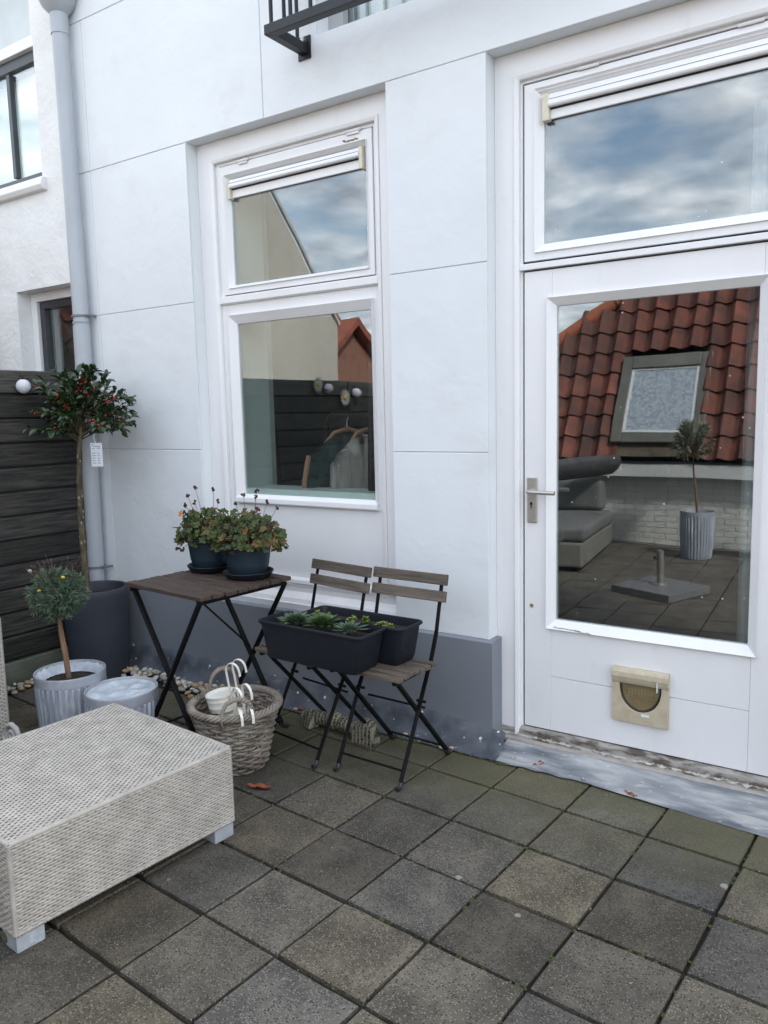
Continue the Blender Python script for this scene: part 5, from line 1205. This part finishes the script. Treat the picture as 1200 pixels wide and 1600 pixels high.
for cx_ in range(ncol):
    for ry in range(nrow):
        X = -4.75 + cx_*rw; zc = .87 + ry*gz*math.sin(pa); hipz = 2.19 + (X+rw/2+3.428)*.69
        if zc + .15 > hipz: continue
        if -2.63 < X+rw/2 < -1.72 and .93 < zc+.11 < 1.95: continue
        p = Vector((X if sgn > 0 else X+rw, -2.17, .885)) + up_*(ry*gz) 
        o = bpy.data.objects.new('roof_tile', tme); COL.objects.link(o); o.parent = ext; o.location = p-exl
        o.rotation_euler = RM.to_euler(); o.rotation_euler.x += tr_.uniform(-.012,.012); cnt += 1
dk = MB(); hz_ = lambda x: 2.093+(x+3.428)*.69-.05
pl = [(-5.15,.86),(.75,.86),(.75,2.86),(-2.45,2.86)]
pf = [(x, -2.25-(z-.87)/2.2-.03, z) for x, z in pl]; pb = [(x*1.0, -6.6, .9 if z < 1 else z-.9) for x, z in pl]
dk.add(pf+pb, [(0,1,2,3),(7,6,5,4),(0,4,5,1),(1,5,6,2),(2,6,7,3),(3,7,4,0)])
mk('roof_deck', dk, M_['gap'], **a)
for k in range(9):
    p0 = Vector((-4.95 + k*.30, 0, 2.19+(-4.95+k*.30+3.428)*.69)); p1 = Vector((-4.95 + (k+1)*.30+.03, 0, 2.19+(-4.95+(k+1)*.30+.03+3.428)*.69))
    if p0.z < .9: continue
    for p in (p0, p1): p.y = -2.2-(p.z-.87)/2.2+.02
    mk('ridge_tile', MB().tube([p0, p1], [.085,.072], 12), M_['ridgetile'], smooth=True, **a)
for k in range(10):
    mk('ridge_tile', MB().tube([Vector((-2.30+k*.31,-3.12,2.90)), Vector((-1.96+k*.31,-3.12,2.905))], [.075,.066], 12), M_['ridgetile'], smooth=True, **a)
def rp(x, z, off): y = -2.2-(z-.87)/2.2; return Vector((x,y,z)) + nr*off
def slab(mb, x0, x1, z0, z1, o0, o1):
    vs = [rp(x0,z0,o0),rp(x1,z0,o0),rp(x1,z1,o0),rp(x0,z1,o0),rp(x0,z0,o1),rp(x1,z0,o1),rp(x1,z1,o1),rp(x0,z1,o1)]
    return mb.add(vs, [(3,2,1,0),(4,5,6,7),(0,1,5,4),(1,2,6,5),(2,3,7,6),(3,0,4,7)])
sx0, sx1, sz0, sz1 = -2.64, -1.72, 1.03, 1.92
sk = mk('skylight', slab(slab(slab(slab(MB(), sx0, sx0+.11, sz0, sz1, 0, .105), sx1-.11, sx1, sz0, sz1, 0, .105), sx0+.11, sx1-.11, sz0, sz0+.10, 0, .10), sx0+.11, sx1-.11, sz1-.13, sz1, 0, .115), M_['skyframe'], bev=.008, **a)
mk('pane', slab(MB(), sx0+.14, sx1-.14, sz0+.12, sz1-.15, .05, .085), M_['obscure'], sk, world=True)
mk('pane_bead', slab(slab(slab(slab(MB(), sx0+.11, sx0+.14, sz0+.10, sz1-.13, 0, .092), sx1-.14, sx1-.11, sz0+.10, sz1-.13, 0, .092), sx0+.14, sx1-.14, sz0+.10, sz0+.12, 0, .092), sx0+.14, sx1-.14, sz1-.15, sz1-.13, 0, .092), M_['whitetrim'], sk, world=True)
mk('side_flashing', slab(slab(MB(), sx0-.13, sx0-.002, sz0-.1, sz1+.05, .0, .022), sx1+.002, sx1+.13, sz0-.1, sz1+.05, .0, .022), M_['skyframe'], sk, world=True)
mk('lead_skirt', slab(MB(), sx0-.03, sx1+.03, .905, sz0-.003, .03, .048), mat('mossy_lead_skirt', (.17,.13,.09), (.06,.055,.04), scale=10, rough=.8, coords='P'), sk, world=True)
# plaster gable beyond the fence
gb = thing('plaster_gable', (-5.55, 1.0, 0), label='stained pale plaster gable wall rising behind the fence', cat='building')
mk('wall', MB().prismx([(-1.15,-3.1),(-1.15,2.42),(-1.05,2.50),(.55,4.40),(.95,4.6),(1.25,2.75),(2.85,2.75),(2.85,-3.1)], -5.75, -5.4), M_['plasterwall'], gb, world=True)
mk('verge_board', MB().bar((-5.39,-1.17,2.42),(-5.39,.56,4.47),.03,.03,(1,0,0)), M_['mortar'], gb, world=True)
lt_ = thing('lean_to_roof', (-5.1, 2.2, -3.1), label='low lean to roof of red pantiles between the fence and the gable', cat='roof'); exl2 = wloc(lt_)
mk('wall', MB().box(-5.39,-4.97,1.25,2.66,-3.1,1.78), M_['farbrick'], lt_, world=True)
up2 = Vector((-math.cos(R_(50)), 0, math.sin(R_(50)))); xr2 = Vector((0,1,0)); RM2 = Matrix((xr2, up2, xr2.cross(up2))).transposed()
if RM2.col[2].x < 0: xr2 = Vector((0,-1,0)); RM2 = Matrix((xr2, up2, xr2.cross(up2))).transposed()
for cx_ in range(7):
    for ry in range(4):
        o = bpy.data.objects.new('roof_tile', tme); COL.objects.link(o); o.parent = lt_
        o.location = Vector((-4.93, 1.25+cx_*rw+(rw if xr2.y < 0 else 0), 1.76)) + up2*(ry*gz) - exl2; o.rotation_euler = RM2.to_euler()
# houses further off
def far_house(x0, x1, y0, y1, zw, zr, m_, lab):
    t = thing('far_house', ((x0+x1)/2, (y0+y1)/2, -3.1), label=lab, cat='house', group='red roofed houses beyond the terrace'); a = dict(parent=t, world=True); ym = (y0+y1)/2; xm = (x0+x1)/2
    mk('wall', MB().prismx([(y0,-3.1),(y1,-3.1),(y1,zw),(ym,zr-.1),(y0,zw)], x0, x1), m_, **a)
    rfm = MB().add([(x0-.2,y1+.3,zw-.25),(x1+.2,y1+.3,zw-.25),(x1+.2,ym,zr),(x0-.2,ym,zr),(x0-.2,y0-.3,zw-.25),(x1+.2,y0-.3,zw-.25)], [(0,1,2,3),(3,2,5,4)])
    ro = mk('roof', rfm, M_['farroof'], **a); ro.modifiers.new('s', 'SOLIDIFY').thickness = .15
    ch_ = mk('chimney', MB().box(xm-.35,xm+.35,ym-.3,ym+.3,zr-.4,zr+.8), M_['farbrick'], **a)
    for k in range(3): mk('window', MB().box(x0+(x1-x0)*(k+.7)/3.4-.4, x0+(x1-x0)*(k+.7)/3.4+.4, y1, y1+.04, zw-2.0, zw-.8), M_['whitetrim'], **a)
far_house(-15, -9.6, -9.5, -5.0, 1.5, 3.2, M_['farbrick'], 'brick house with red roof, nearest of the houses beyond the fence')
far_house(-24, -17, -19, -13, 2.6, 5.0, M_['farcream'], 'cream walled house with red roof and chimney furthest away')
far_house(-9.6, -7.0, -13, -9.6, 1.2, 2.7, M_['farcream'], 'small cream house with red roof behind the outbuilding')
far_house(-2, 5, -16, -11, .0, 1.6, M_['farbrick'], 'brick house with red roof behind the outbuilding ridge')

# furniture on the far half of the terrace
ol = thing('olive_tree', (-1.66, -1.72, .40), label='small olive tree on a thin stem in a ribbed pot by the white wall', cat='tree')
olr = random.Random(17)
mk('trunk', MB().tube([(-1.66,-1.72,.38),(-1.675,-1.72,.62),(-1.70,-1.72,.80),(-1.71,-1.72,.98)], [.012,.010,.009,.007], 8), M_['stem'], ol, smooth=True, world=True)
lv = []; bm_ = MB(); oc = Vector((-1.71,-1.73,1.10))
for k in range(80):
    d = Vector((olr.uniform(-1,1), olr.uniform(-1,1), olr.uniform(-.5,1.4))).normalized(); e = oc + Vector((d.x*.17, d.y*.15, d.z*.20)); s_ = Vector((-1.71,-1.72,.95))
    bm_.tube([s_, s_.lerp(e,.6), e], [.003,.002,.001], 4)
    for q in range(26):
        p = s_.lerp(e, olr.uniform(.35,1.0)); dd = (d+Vector((olr.uniform(-1,1),olr.uniform(-1,1),olr.uniform(-.4,1)))*.7); lv.append((p, dd, Vector((olr.uniform(-1,1),0,1)), olr.uniform(.7,1.2)))
mk('branches', bm_, M_['stem'], ol, world=True); mk('foliage', leafset(lv, .050, .013), M_['olive'], ol, world=True, kind='stuff')
op = ribbed((-1.66,-1.72,0), .44, .148, 'tall_ribbed_planter', 'tall ribbed white planter holding the olive tree', 3)
mk('soil', MB().lathe([(.14,.40),(0,.41)], 24), M_['soil'], op)
ps = thing('parasol_base', (-1.57, -.10, 0), R_(21), label='square granite parasol foot with short steel tube', cat='parasol base')
mk('granite_slab', MB().box(-.26,.26,-.26,.26,.0,.06), M_['granite'], ps, bev=.006)
mk('tube', MB().tube([(-.0,.0,.06),(0,0,.33)], .027, 16).lathe([(.06,.06),(.06,.07),(.03,.075)], 16), M_['steel'], ps, smooth=True)
mk('clamp_knob', MB().tube([(0,.026,.28),(0,.07,.28)], .012, 8), M_['black'], ps)
s2 = thing('lounge_sofa', (-2.75, -1.0, 0), R_(-8), label='long cushioned wicker lounge sofa along the fence', cat='sofa')
mk('seat_base', MB().box(-.75,.35,-.85,.55,.04,.26), M_['wickerback'], s2, bev=.02)
mk('seat_cushion', MB().box(-.55,.37,-.84,.54,.26,.40), M_['cushion'], s2, bev=.05, seg=4)
for y in (-.42, .18): mk('back_cushion', MB().box(-.62,-.38,y-.28,y+.28,.40,.74, Matrix.Rotation(R_(-8),4,'Y')), M_['cushion'], s2, bev=.06, seg=4)
mk('side_cushion', MB().box(-.35,.30,-.86,-.66,.40,.72), M_['cushion'], s2, bev=.06, seg=4)
cv = thing('folded_parasol', (-3.0, -.6, .80), R_(0), label='folded dark parasol lying on the shelf by the fence', cat='parasol')
mk('canopy', MB().tube([(-.6,1.4,-.02),(-.4,.8,.0),(-.1,.0,.02),(.25,-.7,.05),(.52,-1.2,.06)], [.05,.09,.12,.15,.13], 12, flat=.55), M_['tarp'], cv, smooth='all')
sh = thing('plant_shelf', (-3.55, .1, 0), label='narrow dark shelf along the fence carrying pots', cat='shelf')
mk('shelf_top', MB().box(-.22,.42,-1.3,1.2,.70,.735), M_['tarp'], sh, bev=.004)
for x in (-.18,.36):
    for y in (-1.22, 1.12): mk('leg', MB().box(x,x+.04,y,y+.04,0,.70), M_['tarp'], sh)
def smallpot(x, y, z, m_, lab, s_=1.0, seed=1):
    t = thing('shelf_plant', (x,y,z), label=lab, cat='potted plant'); r = random.Random(seed)
    mk('pot', MB().lathe([(.06*s_,0),(.085*s_,.13*s_),(.09*s_,.135*s_),(.08*s_,.135*s_),(.0,.12*s_)], 20), m_, t, smooth=True)
    L = MB()
    for k in range(40): lobed(L, Vector((r.gauss(0,.06), r.gauss(0,.06), .15*s_+r.uniform(0,.12)))*1.0, Vector((r.uniform(-1,1), r.uniform(-1,1), 1)), r.uniform(.018,.032), r)
    mk('foliage', L, M_['sedum2'], t, kind='stuff')
smallpot(-3.3,-.75,.735, M_['zinc'], 'leafy plant in a pale pot at the far end of the shelf', 1.1, 2)
smallpot(-3.4,-.15,.735, M_['potgrey'], 'leafy plant in a dark pot in the middle of the shelf', 1.2, 3)
smallpot(-3.4,.55,.735, M_['zinc'], 'leafy plant in a pale pot at the near end of the shelf', 1.3, 4)
sb = thing('storage_box', (-2.45, .55, 0), R_(-6), label='beige lidded storage box beside the sofa', cat='storage box')
mk('box_body', MB().box(-.45,.25,-.22,.22,0,.42), M_['cushion'], sb, bev=.012); mk('lid', MB().box(-.48,.28,-.25,.25,.42,.50), M_['cushion'], sb, bev=.012)
tp_ = thing('terracotta_planter', (-1.05, -1.85, 0), label='tall terracotta planter beside the olive by the white wall', cat='planter')
mk('planter_body', MB().lathe([(.10,0),(.14,.50),(.155,.505),(.155,.58),(.14,.58),(.13,.50),(0,.50)], 28), M_['terra'], tp_, smooth=True)
